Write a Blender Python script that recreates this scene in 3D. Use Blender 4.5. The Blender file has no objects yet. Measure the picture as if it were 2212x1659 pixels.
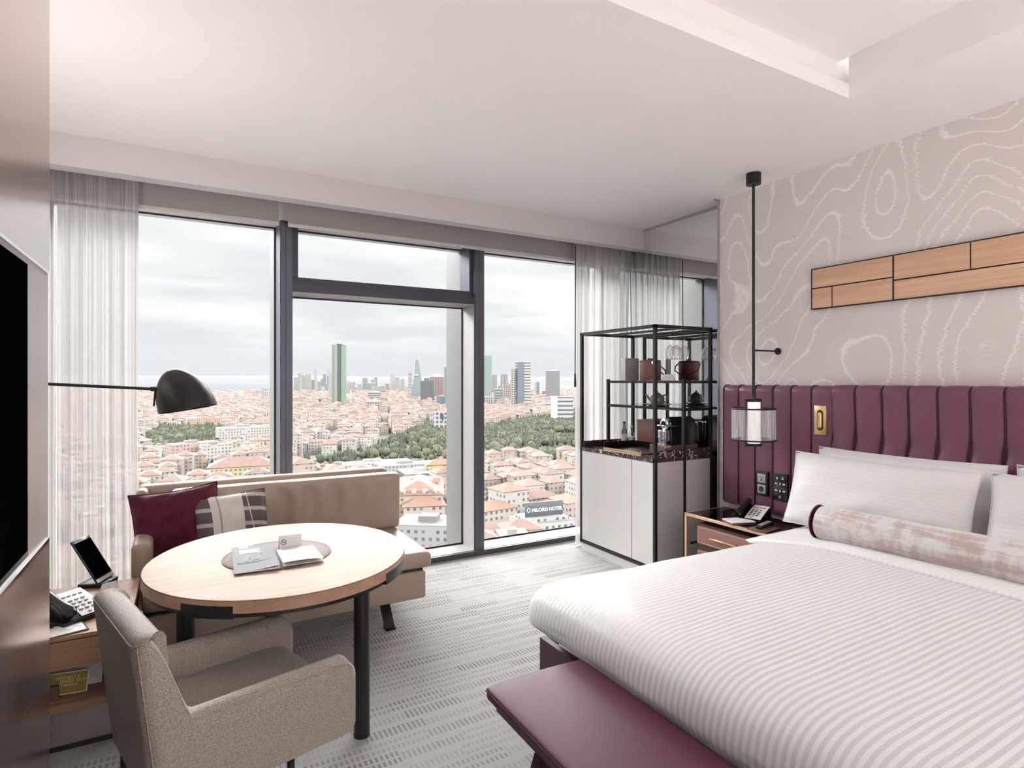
import bpy, bmesh, math, random
from mathutils import Vector, Matrix, noise as mnoise
PI = math.pi
R = math.radians
random.seed(7)
SC = bpy.context.scene
COL = SC.collection

# ------------------------------------------------------------------ camera frame (used to survey the room from the photograph)
FOC, HEAD, VH, EYE = 1257.3, R(29.392), 821.5, 1.5
SH, CH = math.sin(HEAD), math.cos(HEAD)
def ray(u, v):
    a = (u - 1106) / FOC; b = -(v - VH) / FOC
    return (SH + a * CH, CH - a * SH, b)
def at_depth(u, v, d):
    r = ray(u, v); return Vector((r[0] * d, r[1] * d, EYE + r[2] * d))
def ground(u, v, z=-75.0):
    r = ray(u, v); k = (z - EYE) / r[2]; return Vector((r[0] * k, r[1] * k, z))
def proj(p):
    d = p[0] * SH + p[1] * CH
    if d < .1: return (-1e6, -1e6, d)
    r = p[0] * CH - p[1] * SH
    return (1106 + FOC * r / d, VH - FOC * (p[2] - EYE) / d, d)

# ------------------------------------------------------------------ mesh builder
class B:
    def __init__(s, M=None):
        s.v = []; s.f = []; s.mi = []; s.M = M or Matrix.Identity(4); s.m = 0; s.cols = []; s.col = None
    def add(s, vs, fs):
        b = len(s.v)
        s.v += [tuple(s.M @ Vector(p)) for p in vs]
        for f in fs:
            s.f.append(tuple(b + i for i in f)); s.mi.append(s.m); s.cols.append(s.col)
        return s
    def box(s, x0, x1, y0, y1, z0, z1, bev=0.0, seg=2):
        if bev <= 0:
            v = [(x, y, z) for z in (z0, z1) for y in (y0, y1) for x in (x0, x1)]
            return s.add(v, [(0, 2, 3, 1), (4, 5, 7, 6), (0, 1, 5, 4), (2, 6, 7, 3), (0, 4, 6, 2), (1, 3, 7, 5)])
        bm = bmesh.new(); bmesh.ops.create_cube(bm, size=1)
        for q in bm.verts:
            q.co = Vector(((x0 + x1) / 2 + q.co.x * (x1 - x0), (y0 + y1) / 2 + q.co.y * (y1 - y0), (z0 + z1) / 2 + q.co.z * (z1 - z0)))
        bev = min(bev, .49 * min(abs(x1 - x0), abs(y1 - y0), abs(z1 - z0)))
        bmesh.ops.bevel(bm, geom=list(bm.edges), offset=bev, segments=seg, affect='EDGES', profile=.5)
        bm.verts.index_update()
        s.add([q.co.copy() for q in bm.verts], [[q.index for q in f.verts] for f in bm.faces]); bm.free()
        return s
    def grid(s, fn, nu, nv, cu=False, cv=False, flip=False):
        vs = [fn(i / (nu if cu else nu - 1), j / (nv if cv else nv - 1)) for i in range(nu) for j in range(nv)]
        fs = []
        for i in range(nu if cu else nu - 1):
            for j in range(nv if cv else nv - 1):
                a = i * nv + j; b = ((i + 1) % nu) * nv + j; c = ((i + 1) % nu) * nv + (j + 1) % nv; d = i * nv + (j + 1) % nv
                fs.append((a, d, c, b) if flip else (a, b, c, d))
        return s.add(vs, fs)
    def lathe(s, prof, n=24, c=(0, 0, 0)):
        vs = []; fs = []; m = len(prof)
        for i in range(n):
            t = 2 * PI * i / n
            vs += [(c[0] + r * math.cos(t), c[1] + r * math.sin(t), c[2] + z) for r, z in prof]
        for i in range(n):
            k = (i + 1) % n
            for j in range(m - 1):
                fs.append((i * m + j, k * m + j, k * m + j + 1, i * m + j + 1))
        if prof[0][0] > 1e-5: fs.append(tuple(i * m for i in range(n))[::-1])
        if prof[-1][0] > 1e-5: fs.append(tuple(i * m + m - 1 for i in range(n)))
        return s.add(vs, fs)
    def cyl(s, p0, p1, r0, r1=None, n=14):
        r1 = r0 if r1 is None else r1
        p0, p1 = Vector(p0), Vector(p1); d = p1 - p0; q = d.to_track_quat('Z', 'Y').to_matrix()
        vs = []
        for p, r in ((p0, r0), (p1, r1)):
            vs += [p + q @ Vector((r * math.cos(2 * PI * i / n), r * math.sin(2 * PI * i / n), 0)) for i in range(n)]
        fs = [(i, (i + 1) % n, n + (i + 1) % n, n + i) for i in range(n)] + [tuple(range(n))[::-1], tuple(range(n, 2 * n))]
        return s.add(vs, fs)
    def tube(s, pts, r, n=8, close=False):
        pts = [Vector(p) for p in pts]; m = len(pts); vs = []; fs = []
        up = None
        for i, p in enumerate(pts):
            if close: t = pts[(i + 1) % m] - pts[i - 1]
            else: t = pts[min(i + 1, m - 1)] - pts[max(i - 1, 0)]
            t.normalize()
            if up is None:
                up = Vector((0, 0, 1)) if abs(t.z) < .9 else Vector((1, 0, 0))
            a = t.cross(up)
            if a.length < 1e-4: a = t.orthogonal()
            a.normalize(); b = a.cross(t).normalized(); up = b
            rr = r[i] if isinstance(r, (list, tuple)) else r
            vs += [p + a * rr * math.cos(2 * PI * k / n) + b * rr * math.sin(2 * PI * k / n) for k in range(n)]
        for i in range(m if close else m - 1):
            j = (i + 1) % m
            fs += [(i * n + k, i * n + (k + 1) % n, j * n + (k + 1) % n, j * n + k) for k in range(n)]
        if not close: fs += [tuple(range(n))[::-1], tuple(range((m - 1) * n, m * n))]
        return s.add(vs, fs)
    def prism(s, poly, z0, z1):
        n = len(poly)
        vs = [(x, y, z0) for x, y in poly] + [(x, y, z1) for x, y in poly]
        return s.add(vs, [(i, (i + 1) % n, n + (i + 1) % n, n + i) for i in range(n)] + [tuple(range(n))[::-1], tuple(range(n, 2 * n))])
    def rblock(s, x0, x1, y0, y1, z0, z1, r, n=(10, 10, 6), fn=None):
        """a box with soft rounded edges, dense enough to be pushed about by fn(co)"""
        lo, hi = Vector((x0, y0, z0)), Vector((x1, y1, z1)); vs = []; fs = []
        def put(p):
            q = Vector([min(max(p[i], lo[i] + r[i]), hi[i] - r[i]) for i in range(3)])
            d = Vector([(p[i] - q[i]) / r[i] for i in range(3)])
            if d.length > 1e-9:
                d.normalize(); p = Vector([q[i] + d[i] * r[i] for i in range(3)])
            return p
        def ax(i):
            k = n[i]; c = [0, .12, .3, .55, 1]
            e = [lo[i] + r[i] * t for t in c]; e2 = [hi[i] - r[i] * t for t in c][::-1]
            mid = [e[-1] + (e2[0] - e[-1]) * j / k for j in range(1, k)]
            return e + mid + e2
        A = [ax(i) for i in range(3)]
        for a in range(3):
            b, c = (a + 1) % 3, (a + 2) % 3
            for side in (0, 1):
                base = len(vs); nb, nc = len(A[b]), len(A[c])
                for i in range(nb):
                    for j in range(nc):
                        p = [0, 0, 0]; p[a] = (hi if side else lo)[a]; p[b] = A[b][i]; p[c] = A[c][j]
                        q = put(Vector(p)); vs.append(fn(q) if fn else q)
                for i in range(nb - 1):
                    for j in range(nc - 1):
                        f = (base + i * nc + j, base + (i + 1) * nc + j, base + (i + 1) * nc + j + 1, base + i * nc + j + 1)
                        fs.append(f if side else f[::-1])
        bm = bmesh.new(); L = [bm.verts.new(p) for p in vs]
        for f in fs:
            try: bm.faces.new([L[i] for i in f])
            except ValueError: pass
        bmesh.ops.remove_doubles(bm, verts=list(bm.verts), dist=1e-5)
        bm.verts.index_update()
        s.add([q.co.copy() for q in bm.verts], [[q.index for q in f.verts] for f in bm.faces]); bm.free()
        return s
    def mesh(s, name, mats, smooth=True, angle=38):
        me = bpy.data.meshes.new(name); me.from_pydata(s.v, [], s.f)
        for m in (mats if isinstance(mats, (list, tuple)) else [mats]): me.materials.append(m)
        if any(s.mi): me.polygons.foreach_set('material_index', s.mi)
        if any(c is not None for c in s.cols):
            at = me.attributes.new('Col', 'FLOAT_COLOR', 'FACE')
            fl = []
            for c in s.cols: fl += list(c or (1, 1, 1)) + [1.0]
            at.data.foreach_set('color', fl)
        me.update()
        if smooth:
            me.polygons.foreach_set('use_smooth', [True] * len(me.polygons)); me.set_sharp_from_angle(angle=R(angle))
        return me
    def build(s, name, mats, parent=None, loc=None, rot=None, smooth=True, angle=38):
        o = bpy.data.objects.new(name, s.mesh(name, mats, smooth, angle)); COL.objects.link(o)
        if parent: o.parent = parent
        if loc: o.location = loc
        if rot is not None: o.rotation_euler = rot if isinstance(rot, (tuple, list)) else (0, 0, rot)
        return o

def tag(o, label=None, cat=None, group=None, kind=None):
    if label: o['label'] = label
    if cat: o['category'] = cat
    if group: o['group'] = group
    if kind: o['kind'] = kind
    return o
def thing(name, label, cat, loc=(0, 0, 0), rotz=0.0, group=None, kind=None):
    o = bpy.data.objects.new(name, None); COL.objects.link(o)
    o.empty_display_size = .1
    o.location = loc; o.rotation_euler = (0, 0, rotz)
    return tag(o, label, cat, group, kind)
def kids(o): return [c for c in bpy.data.objects if c.parent == o]
def copy_tree(o, parent=None):
    c = o.copy(); COL.objects.link(c)
    if parent: c.parent = parent
    for ch in kids(o): copy_tree(ch, c)
    return c
def text(body, size, mat, parent, loc, rot, ext=.0006, align='LEFT', name='lettering', sx=1):
    cu = bpy.data.curves.new(name, 'FONT'); cu.body = body; cu.size = size; cu.extrude = ext; cu.align_x = align
    o = bpy.data.objects.new(name, cu); COL.objects.link(o); cu.materials.append(mat)
    bpy.context.view_layer.update()
    me = bpy.data.meshes.new_from_object(o.evaluated_get(bpy.context.evaluated_depsgraph_get())); bpy.data.objects.remove(o)
    o = bpy.data.objects.new(name, me); COL.objects.link(o)
    o.parent = parent; o.location = loc; o.rotation_euler = rot; o.scale = (sx, 1, 1)
    return o

# ------------------------------------------------------------------ materials
class N:
    def __init__(s, name):
        s.m = bpy.data.materials.new(name); s.m.use_nodes = True
        s.t = s.m.node_tree; s.t.nodes.clear()
        s.out = s.t.nodes.new('ShaderNodeOutputMaterial')
    def put(s, sock, v):
        if v is None: return
        if isinstance(v, bpy.types.NodeSocket): s.t.links.new(v, sock)
        elif sock.type == 'RGBA' and len(v) == 3: sock.default_value = (*v, 1)
        else: sock.default_value = v
    def n(s, typ, out=0, props=None, **ins):
        k = s.t.nodes.new('ShaderNode' + typ)
        for a, b in (props or {}).items(): setattr(k, a, b)
        for a, b in ins.items():
            sock = k.inputs[int(a[1:])] if a[0] == 'i' and a[1:].isdigit() else k.inputs[a.replace('_', ' ')]
            s.put(sock, b)
        return k.outputs[out]
    def math(s, op, a, b=None, c=None):
        return s.n('Math', props={'operation': op}, i0=a, i1=b, i2=c)
    def vmul(s, v, k): return s.n('VectorMath', props={'operation': 'MULTIPLY'}, i0=v, i1=k)
    def mix(s, f, a, b): 
        k = s.t.nodes.new('ShaderNodeMix'); k.data_type = 'RGBA'
        s.put(k.inputs[0], f); s.put(k.inputs[6], a); s.put(k.inputs[7], b); return k.outputs[2]
    def obj(s): return s.n('TexCoord', 3)
    def xyz(s, v):
        k = s.t.nodes.new('ShaderNodeSeparateXYZ'); s.put(k.inputs[0], v); return k.outputs
    def comb(s, x=0.0, y=0.0, z=0.0): return s.n('CombineXYZ', i0=x, i1=y, i2=z)
    def noise(s, v, scale=5.0, detail=2.0, rough=.5, out=0, dist=0.0):
        return s.n('TexNoise', out, Vector=v, Scale=scale, Detail=detail, Roughness=rough, Distortion=dist)
    def white(s, v, dim='2D'): return s.n('TexWhiteNoise', 0, props={'noise_dimensions': dim}, Vector=v)
    def step(s, v, a, b):  # smooth 0..1 between a and b
        k = s.t.nodes.new('ShaderNodeMapRange'); k.interpolation_type = 'SMOOTHSTEP'
        s.put(k.inputs[0], v); s.put(k.inputs[1], a); s.put(k.inputs[2], b); return k.outputs[0]
    def lin(s, v, a, b, c, d):
        k = s.t.nodes.new('ShaderNodeMapRange')
        for i, q in enumerate((v, a, b, c, d)): s.put(k.inputs[i], q)
        return k.outputs[0]
    def bump(s, h, strength=.3, dist=.002): return s.n('Bump', Height=h, Strength=strength, Distance=dist)
    def pr(s, color=(.8, .8, .8), rough=.5, metal=0.0, normal=None, **kw):
        return s.n('BsdfPrincipled', Base_Color=color, Roughness=rough, Metallic=metal, Normal=normal, **kw)
    def end(s, sh):
        s.t.links.new(sh, s.out.inputs[0]); return s.m
def plain(name, color, rough=.5, metal=0.0, var=0.0, vs=8.0, vsc=(1, 1, 1), bump=0.0, bs=200.0, bd=.001, **kw):
    k = N(name); co = k.obj(); c = color; nm = None
    if var:
        f = k.noise(k.vmul(co, vsc), vs, 4)
        c = k.mix(f, tuple(q * (1 - var) for q in color), tuple(min(1, q * (1 + var)) for q in color))
    if bump: nm = k.bump(k.noise(k.vmul(co, vsc), bs, 2), bump, bd)
    return k.end(k.pr(c, rough, metal, nm, **kw))
def sRGB(r, g, b):
    return tuple(((c / 255) / 12.92 if c / 255 <= .04045 else ((c / 255 + .055) / 1.055) ** 2.4) for c in (r, g, b))
# ------------------------------------------------------------------ the materials of the room
M = {}
M['ceiling'] = plain('ceiling_paint', (.88, .85, .84), .75, var=.015, vs=1.2)
M['wall'] = plain('wall_paint', (.84, .81, .80), .7)
M['backwall'] = plain('back_wall_paint', (.58, .565, .56), .7)
M['pelmet'] = plain('shaded_pelmet_paint', (.60, .575, .565), .65)  # greyed so the shade on the beam's front sits in the colour
M['black'] = plain('black_metal', (.018, .017, .017), .42, .3)
M['blackgloss'] = plain('black_plastic', (.012, .012, .013), .22)
M['rubber'] = plain('black_rubber', (.02, .02, .02), .6)
M['screen'] = plain('dark_screen', (.002, .002, .0025), .5, Specular_IOR_Level=.0)
M['white'] = plain('white_paper', (.85, .83, .82), .6)
M['paper2'] = plain('grey_print', (.33, .32, .32), .6)
M['greycover'] = plain('grey_card', (.14, .142, .15), .55, Specular_IOR_Level=.12)
M['silver'] = plain('silver_plastic', (.66, .65, .65), .35, .35)
M['chrome'] = plain('chrome', (.75, .74, .74), .12, 1)
M['steel'] = plain('dark_steel', (.035, .037, .042), .35, .7)
M['brass'] = plain('brass', (.78, .52, .28), .3, .9, var=.08, vs=60, vsc=(1, 1, .05))
M['gold_edge'] = plain('pale_gold_edge', (.72, .50, .33), .38, .6)
M['bronze_dark'] = plain('dark_bronze', (.10, .062, .05), .35, .75)
M['slate'] = plain('slate_aluminium', sRGB(88, 90, 103), .42, .25)
M['slate2'] = plain('dark_slate_aluminium', sRGB(66, 65, 80), .42, .25)
M['alu'] = plain('brushed_aluminium', (.40, .385, .378), .5, .3, var=.05, vs=40, vsc=(1, 1, .03))
M['sill'] = plain('sill_base', (.08, .08, .078), .5)
M['lacquer'] = plain('pearl_lacquer', (.70, .67, .65), .32, .25, var=.02, vs=60, vsc=(1, 1, .04))
M['porcelain'] = plain('taupe_porcelain', (.20, .18, .17), .18, Coat_Weight=.5)
M['plate'] = plain('cream_stoneware', (.60, .56, .53), .3)
M['taupe_leather'] = plain('taupe_leather', sRGB(168, 150, 135), .42, var=.06, vs=4, bump=.25, bs=260, bd=.0008)
M['plum'] = plain('plum_leather', (.185, .070, .118), .36, var=.10, vs=7, bump=.3, bs=300, bd=.0008, Specular_IOR_Level=.4)
M['plum_bench'] = plain('plum_bench_leather', (.082, .022, .040), .5, var=.10, vs=7, bump=.3, bs=300, bd=.0008, Specular_IOR_Level=.22)
M['plum_dark'] = plain('dark_plum_leather', (.045, .018, .030), .55, bump=.2, bs=300, bd=.0006, Specular_IOR_Level=.2)
M['oxblood'] = plain('oxblood_leather', (.24, .10, .085), .45, var=.12, vs=20, bump=.3, bs=240, bd=.001)
M['brown_leather'] = plain('brown_leather', (.17, .105, .092), .6, var=.15, vs=9, bump=.2, bs=240, bd=.0006, Specular_IOR_Level=.15)
M['velvet'] = plain('burgundy_velvet', (.095, .015, .030), .8, var=.30, vs=7, Sheen_Weight=.5, Sheen_Roughness=.3, Specular_IOR_Level=.15)
M['pillow'] = None
M['olive'] = plain('olive_card', (.28, .20, .03), .5)
M['goldtext'] = plain('cream_ink', (.80, .72, .42), .5)
M['darktext'] = plain('dark_ink', (.03, .03, .03), .6)
M['red'] = plain('red_plastic', (.55, .03, .05), .4)
M['signboard'] = plain('rooftop_sign_board', (.030, .034, .042), .6)
M['opal'] = N('opal_glass')
k = M['opal']; M['opal'] = k.end(k.pr((.92, .90, .88), .35, Emission_Color=(1, .95, .9), Emission_Strength=.25))
M['greybtn'] = plain('grey_button', (.42, .41, .40), .5)
M['bulb'] = N('lamp_glow'); k = M['bulb']; M['bulb'] = k.end(k.n('Emission', Color=(1, .93, .85), Strength=30.0))
M['darkwood'] = plain('dark_walnut_board', (.055, .022, .018), .3, var=.3, vs=30, vsc=(1, .08, 1))

def wood(name, a, b, scale=1.0, axis=0, rough=.4, spec=.4):
    k = N(name); co = k.obj(); st = [60, 60, 60]; st[axis] = 2.2
    v = k.vmul(co, tuple(q * scale for q in st))
    g = k.noise(v, 1.0, 5, .6, dist=.4)
    st2 = [14, 14, 14]; st2[axis] = .7
    g2 = k.noise(k.vmul(co, tuple(q * scale for q in st2)), 1.0, 3)
    f = k.math('ADD', k.math('MULTIPLY', g, .6), k.math('MULTIPLY', g2, .45))
    c = k.mix(k.step(f, .3, .75), a, b)
    return k.end(k.pr(c, rough, normal=k.bump(g, .08, .0006), Specular_IOR_Level=spec))
M['oak'] = wood('pale_oak_veneer', (.41, .29, .215), (.52, .385, .30), axis=0, rough=.55, spec=.15)
M['oak_edge'] = wood('oak_edge_band', (.35, .20, .135), (.50, .31, .21), axis=0)
M['art_oak'] = wood('warm_oak_panel', (.60, .36, .225), (.80, .52, .36), axis=1)
M['walnut'] = wood('walnut_veneer', (.26, .135, .08), (.45, .26, .165), axis=0)
M['nightwood'] = wood('mauve_stained_oak', (.21, .095, .085), (.33, .165, .145), 1.4, axis=1, rough=.45)

# carpet: rows of short woven dashes
k = N('carpet'); co = k.obj(); x, y, z = k.xyz(co)
wob = k.math('MULTIPLY', k.math('SUBTRACT', k.noise(co, 130, 1), .5), .006)
xx = k.math('ADD', x, wob)
def rowset(period, off, blk):
    r = k.math('DIVIDE', k.math('ADD', y, off), period); row = k.math('FLOOR', r); fy = k.math('FRACT', r)
    sh = k.math('MULTIPLY', k.white(k.comb(row, 3.0)), 9.0)
    b = k.math('FLOOR', k.math('ADD', k.math('DIVIDE', xx, blk), sh))
    rb = k.white(k.comb(row, b)); rc = k.white(k.comb(b, k.math('ADD', row, 31.0)))
    split = k.math('GREATER_THAN', rb, .55)
    fs = k.mix(split, fy, k.math('FRACT', k.math('MULTIPLY', fy, 2.0)))
    hi = k.math('ADD', .62, k.math('MULTIPLY', rc, .3))
    m = k.math('MULTIPLY', k.step(fs, .10, .2), k.math('SUBTRACT', 1.0, k.step(fs, k.math('SUBTRACT', hi, .08), hi)))
    return m, rc
m1, r1 = rowset(.088, 0.0, .27)
st = k.math('PINGPONG', k.math('DIVIDE', xx, .0105), 1.0)
stripe = k.step(st, .38, .62)
amt = k.math('MULTIPLY', k.math('MULTIPLY', m1, stripe), k.math('ADD', .22, k.math('MULTIPLY', r1, .75)))
fib = k.noise(co, 420, 2, .7)
base = k.mix(fib, (.335, .32, .313), (.47, .452, .443)); dark = k.mix(fib, (.095, .088, .085), (.20, .188, .183))
pat = k.noise(k.vmul(co, (2.2, 5, 1)), 1.0, 2)
amt = k.math('MULTIPLY', amt, k.lin(pat, .3, .65, .6, 1.0))
M['carpet'] = k.end(k.pr(k.mix(amt, base, dark), .95, normal=k.bump(k.math('SUBTRACT', fib, k.math('MULTIPLY', amt, .4)), .5, .004), Sheen_Weight=.2))

# wallpaper: pale moire contour lines with a fine horizontal hatch
k = N('wallpaper'); co = k.obj(); x, y, z = k.xyz(co)
hz = k.noise(k.comb(0.0, k.math('MULTIPLY', y, 9.0), k.math('MULTIPLY', z, 150.0)), 1.0, 2, .6)
yy = k.math('ADD', y, k.math('MULTIPLY', k.math('SUBTRACT', hz, .5), .075))
warp = k.noise(k.comb(5.0, k.math('MULTIPLY', y, 7.0), k.math('MULTIPLY', z, 7.0)), 1.0, 3)
f = k.noise(k.comb(2.7, k.math('MULTIPLY', yy, 1.9), k.math('MULTIPLY', z, .95)), 1.0, 1.0, .4)
f = k.math('ADD', f, k.math('ADD', k.math('MULTIPLY', z, .20), k.math('MULTIPLY', yy, .07)))
f = k.math('ADD', f, k.math('MULTIPLY', warp, .035))
ph = k.math('PINGPONG', k.math('MULTIPLY', f, 16.0), .5)
line = k.math('SUBTRACT', 1.0, k.step(ph, .01, .085))
halo = k.math('MULTIPLY', k.math('SUBTRACT', 1.0, k.step(ph, .0, .30)), k.step(hz, .50, .74))
fine = k.noise(k.comb(0.0, k.math('MULTIPLY', y, 4.0), k.math('MULTIPLY', z, 330.0)), 1.0, 2)
base = k.mix(fine, (.72, .66, .638), (.80, .738, .715))
lv = k.math('MINIMUM', k.math('ADD', k.math('MULTIPLY', line, .9), k.math('MULTIPLY', halo, .6)), 1.0)
M['wallpaper'] = k.end(k.pr(k.mix(lv, base, (.95, .91, .89)), .6, normal=k.bump(fine, .1, .001)))

# striped sateen linen
def linen(name, per, a, b, axis=1):
    k = N(name); co = k.obj(); c = k.xyz(co)[axis]
    s = k.step(k.math('PINGPONG', k.math('DIVIDE', c, per / 2), 1.0), .42, .58)
    nz = k.noise(co, 500, 2)
    return k.end(k.pr(k.mix(s, a, b), k.lin(s, 0, 1, .75, .45), normal=k.bump(nz, .12, .0005), Sheen_Weight=.15))
M['duvet'] = linen('striped_duvet_linen', .0250, (.61, .594, .587), (.485, .47, .463))
M['pillow'] = linen('striped_pillow_linen', .022, (.735, .717, .709), (.705, .687, .68), axis=2)
M['sheet'] = linen('plain_sheet_linen', .0250, (.71, .69, .68), (.66, .64, .63))

# woven bouclé of the armchair
k = N('textured_upholstery'); co = k.obj()
vo = k.n('TexVoronoi', 0, Vector=co, Scale=300.0)
c = k.mix(k.step(vo, .05, .85), (.45, .395, .345), (.25, .21, .18))
M['chair'] = k.end(k.pr(c, .62, normal=k.bump(k.math('SUBTRACT', 1.0, vo), .65, .0022), Sheen_Weight=.1))

# bolster: brushed ink bands
k = N('bolster_print'); co = k.obj(); x, y, z = k.xyz(co)
n1 = k.noise(k.comb(k.math('MULTIPLY', x, 30.0), k.math('MULTIPLY', y, 3.0), k.math('MULTIPLY', z, 30.0)), 1.0, 4, .65)
n2 = k.noise(k.comb(k.math('MULTIPLY', x, 5.0), k.math('MULTIPLY', y, 16.0), k.math('MULTIPLY', z, 5.0)), 1.0, 4, .7)
n3 = k.noise(k.comb(k.math('MULTIPLY', x, 90.0), k.math('MULTIPLY', y, 90.0), k.math('MULTIPLY', z, 90.0)), 1.0, 2)
f = k.step(k.math('ADD', k.math('MULTIPLY', n1, .55), k.math('MULTIPLY', n2, .55)), .46, .66)
c = k.mix(f, (.62, .595, .585), (.43, .335, .31))
M['bolster'] = k.end(k.pr(c, .55, normal=k.bump(n3, .2, .001), Sheen_Weight=.3))

# patterned cushion: two charcoal fields with woven bars on cream (local x across, z up)
k = N('charcoal_cream_weave'); co = k.obj(); x, y, z = k.xyz(co)
jit = k.math('MULTIPLY', k.math('SUBTRACT', k.noise(co, 220, 2), .5), .012)
e1 = k.math('ADD', -.075, k.math('MULTIPLY', k.math('SINE', k.math('MULTIPLY', k.math('ADD', z, -.1), 6.0)), .05))
e1 = k.math('SUBTRACT', e1, k.math('MULTIPLY', z, .25))
e2 = k.math('ADD', .055, k.math('MULTIPLY', k.math('SINE', k.math('MULTIPLY', z, 7.0)), .018))
lf = k.math('LESS_THAN', x, e1); rf = k.math('GREATER_THAN', x, e2)
zz = k.math('ADD', z, k.math('ADD', k.math('MULTIPLY', x, .12), jit))
bar = k.math('LESS_THAN', k.math('FRACT', k.math('DIVIDE', zz, .088)), .26)
weave = k.noise(k.vmul(co, (1, 1, 3)), 300, 2)
cream = k.mix(weave, (.62, .585, .545), (.76, .73, .70)); char = k.mix(weave, (.075, .062, .062), (.155, .13, .13)); barc = k.mix(weave, (.38, .32, .30), (.66, .60, .56))
field = k.math('MAXIMUM', lf, rf)
c = k.mix(field, cream, k.mix(bar, char, barc))
ln = k.math('LESS_THAN', k.math('ABSOLUTE', k.math('SUBTRACT', x, k.math('ADD', e1, .045))), .004)
ln2 = k.math('LESS_THAN', k.math('ABSOLUTE', k.math('SUBTRACT', x, k.math('ADD', .135, k.math('MULTIPLY', z, -.12)))), .0025)
c = k.mix(ln, c, (.36, .30, .28)); c = k.mix(ln2, c, (.72, .68, .64))
M['cushion'] = k.end(k.pr(c, .85, normal=k.bump(weave, .35, .002)))

# sheer string curtain
k = N('sheer_curtain'); co = k.obj(); x, y, z = k.xyz(co)
s1 = k.noise(k.comb(k.math('MULTIPLY', x, 330.0), 0.0, k.math('MULTIPLY', z, .5)), 1.0, 2, .6)
s2 = k.noise(k.comb(k.math('MULTIPLY', x, 38.0), 2.0, k.math('MULTIPLY', z, .22)), 1.0, 2)
fac = k.math('MULTIPLY', k.step(s1, .36, .62), k.lin(s2, .35, .65, .40, .95))
fac = k.math('ADD', .66, k.math('MULTIPLY', fac, .32))
cc = k.mix(k.math('MULTIPLY', s1, s2), (.50, .478, .468), (.67, .652, .643))
cl = k.n('MixShader', i0=.42, i1=k.n('BsdfDiffuse', Color=cc), i2=k.n('BsdfTranslucent', Color=cc))
M['sheer'] = k.end(k.n('MixShader', i0=fac, i1=k.n('BsdfTransparent'), i2=cl))

k = N('blind_fabric'); co = k.obj()
w = k.noise(k.vmul(co, (12, 12, 420)), 1.0, 3)
cb = k.mix(w, (.36, .335, .32), (.52, .49, .475))
M['blind'] = k.end(k.n('MixShader', i0=.25, i1=k.n('BsdfDiffuse', Color=cb), i2=k.n('BsdfTranslucent', Color=cb)))
M['blindbar'] = plain('blind_bottom_bar', (.55, .52, .505), .6)

# architectural glass: clear with a Fresnel sheen
def clear(name, tint=(.97, .985, .98), blend=.12, rough=.0, amount=1.0):
    k = N(name); lw = k.n('LayerWeight', 0, Blend=blend)
    return k.end(k.n('MixShader', i0=k.math('MULTIPLY', lw, amount), i1=k.n('BsdfTransparent', Color=tint), i2=k.n('BsdfGlossy', Color=(1, 1, 1), Roughness=rough)))
M['fin'] = plain('exterior_fin', (.125, .12, .118), .6, var=.05, vs=40, vsc=(1, 1, .03))
M['pane'] = clear('window_glass', (.97, .985, .98), .10, .0, .8)
M['shelfglass'] = clear('shelf_glass', (.80, .84, .82), .18)
M['topglass'] = clear('smoked_table_glass', (.42, .40, .38), .22)
M['wineglass'] = clear('wine_glass_crystal', (.93, .93, .93), .3, amount=.6)
M['bottleglass'] = clear('bottle_glass', (.45, .46, .44), .3)
M['mirror'] = plain('mirror_silver', (.86, .87, .865), .0, 1)

# bronze lacquered metal of the media wall
k = N('brushed_bronze_panel'); co = k.obj()
g = k.noise(k.vmul(co, (3, 3, 260)), 1.0, 3)
M['bronze'] = k.end(k.pr(k.mix(g, (.56, .455, .415), (.68, .575, .535)), .20, .9, normal=k.bump(g, .05, .0005)))
M['linenpanel'] = plain('woven_metal_panel', (.52, .475, .45), .42, .55, var=.08, vs=1, vsc=(40, 40, 300), bump=.15, bs=1, bd=.0006)
M['plinth'] = plain('plinth_metal', (.42, .36, .34), .36, .6, var=.06, vs=8)

# marble
k = N('brown_marble'); co = k.obj()
d = k.noise(co, 5, 4, .6, out=1)
vv = k.n('VectorMath', props={'operation': 'ADD'}, i0=k.vmul(co, (13, 13, 13)), i1=k.vmul(d, (3.5, 3.5, 3.5)))
vein = k.n('TexVoronoi', 0, props={'feature': 'DISTANCE_TO_EDGE'}, Vector=vv, Scale=1.0)
lv = k.math('MULTIPLY', k.math('SUBTRACT', 1.0, k.step(vein, .0, .06)), k.step(k.noise(co, 9, 2), .42, .6))
M['marble'] = k.end(k.pr(k.mix(lv, k.mix(k.noise(co, 14, 4), (.022, .012, .011), (.085, .05, .045)), (.74, .67, .63)), .16))

# knitted wire drum of the pendant
k = N('wire_mesh_drum'); co = k.obj()
sp = k.noise(co, 900, 2, .6); bl = k.noise(k.vmul(co, (60, 60, 4)), 1.0, 2)
f = k.step(k.math('ADD', sp, k.math('MULTIPLY', bl, .35)), .66, .74)
w = k.n('MixShader', i0=.5, i1=k.n('BsdfDiffuse', Color=(.88, .87, .86)), i2=k.n('BsdfTranslucent', Color=(.88, .87, .86)))
M['drum'] = k.end(k.n('MixShader', i0=k.lin(f, 0, 1, .10, .85), i1=k.n('BsdfTransparent'), i2=w))
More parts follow.
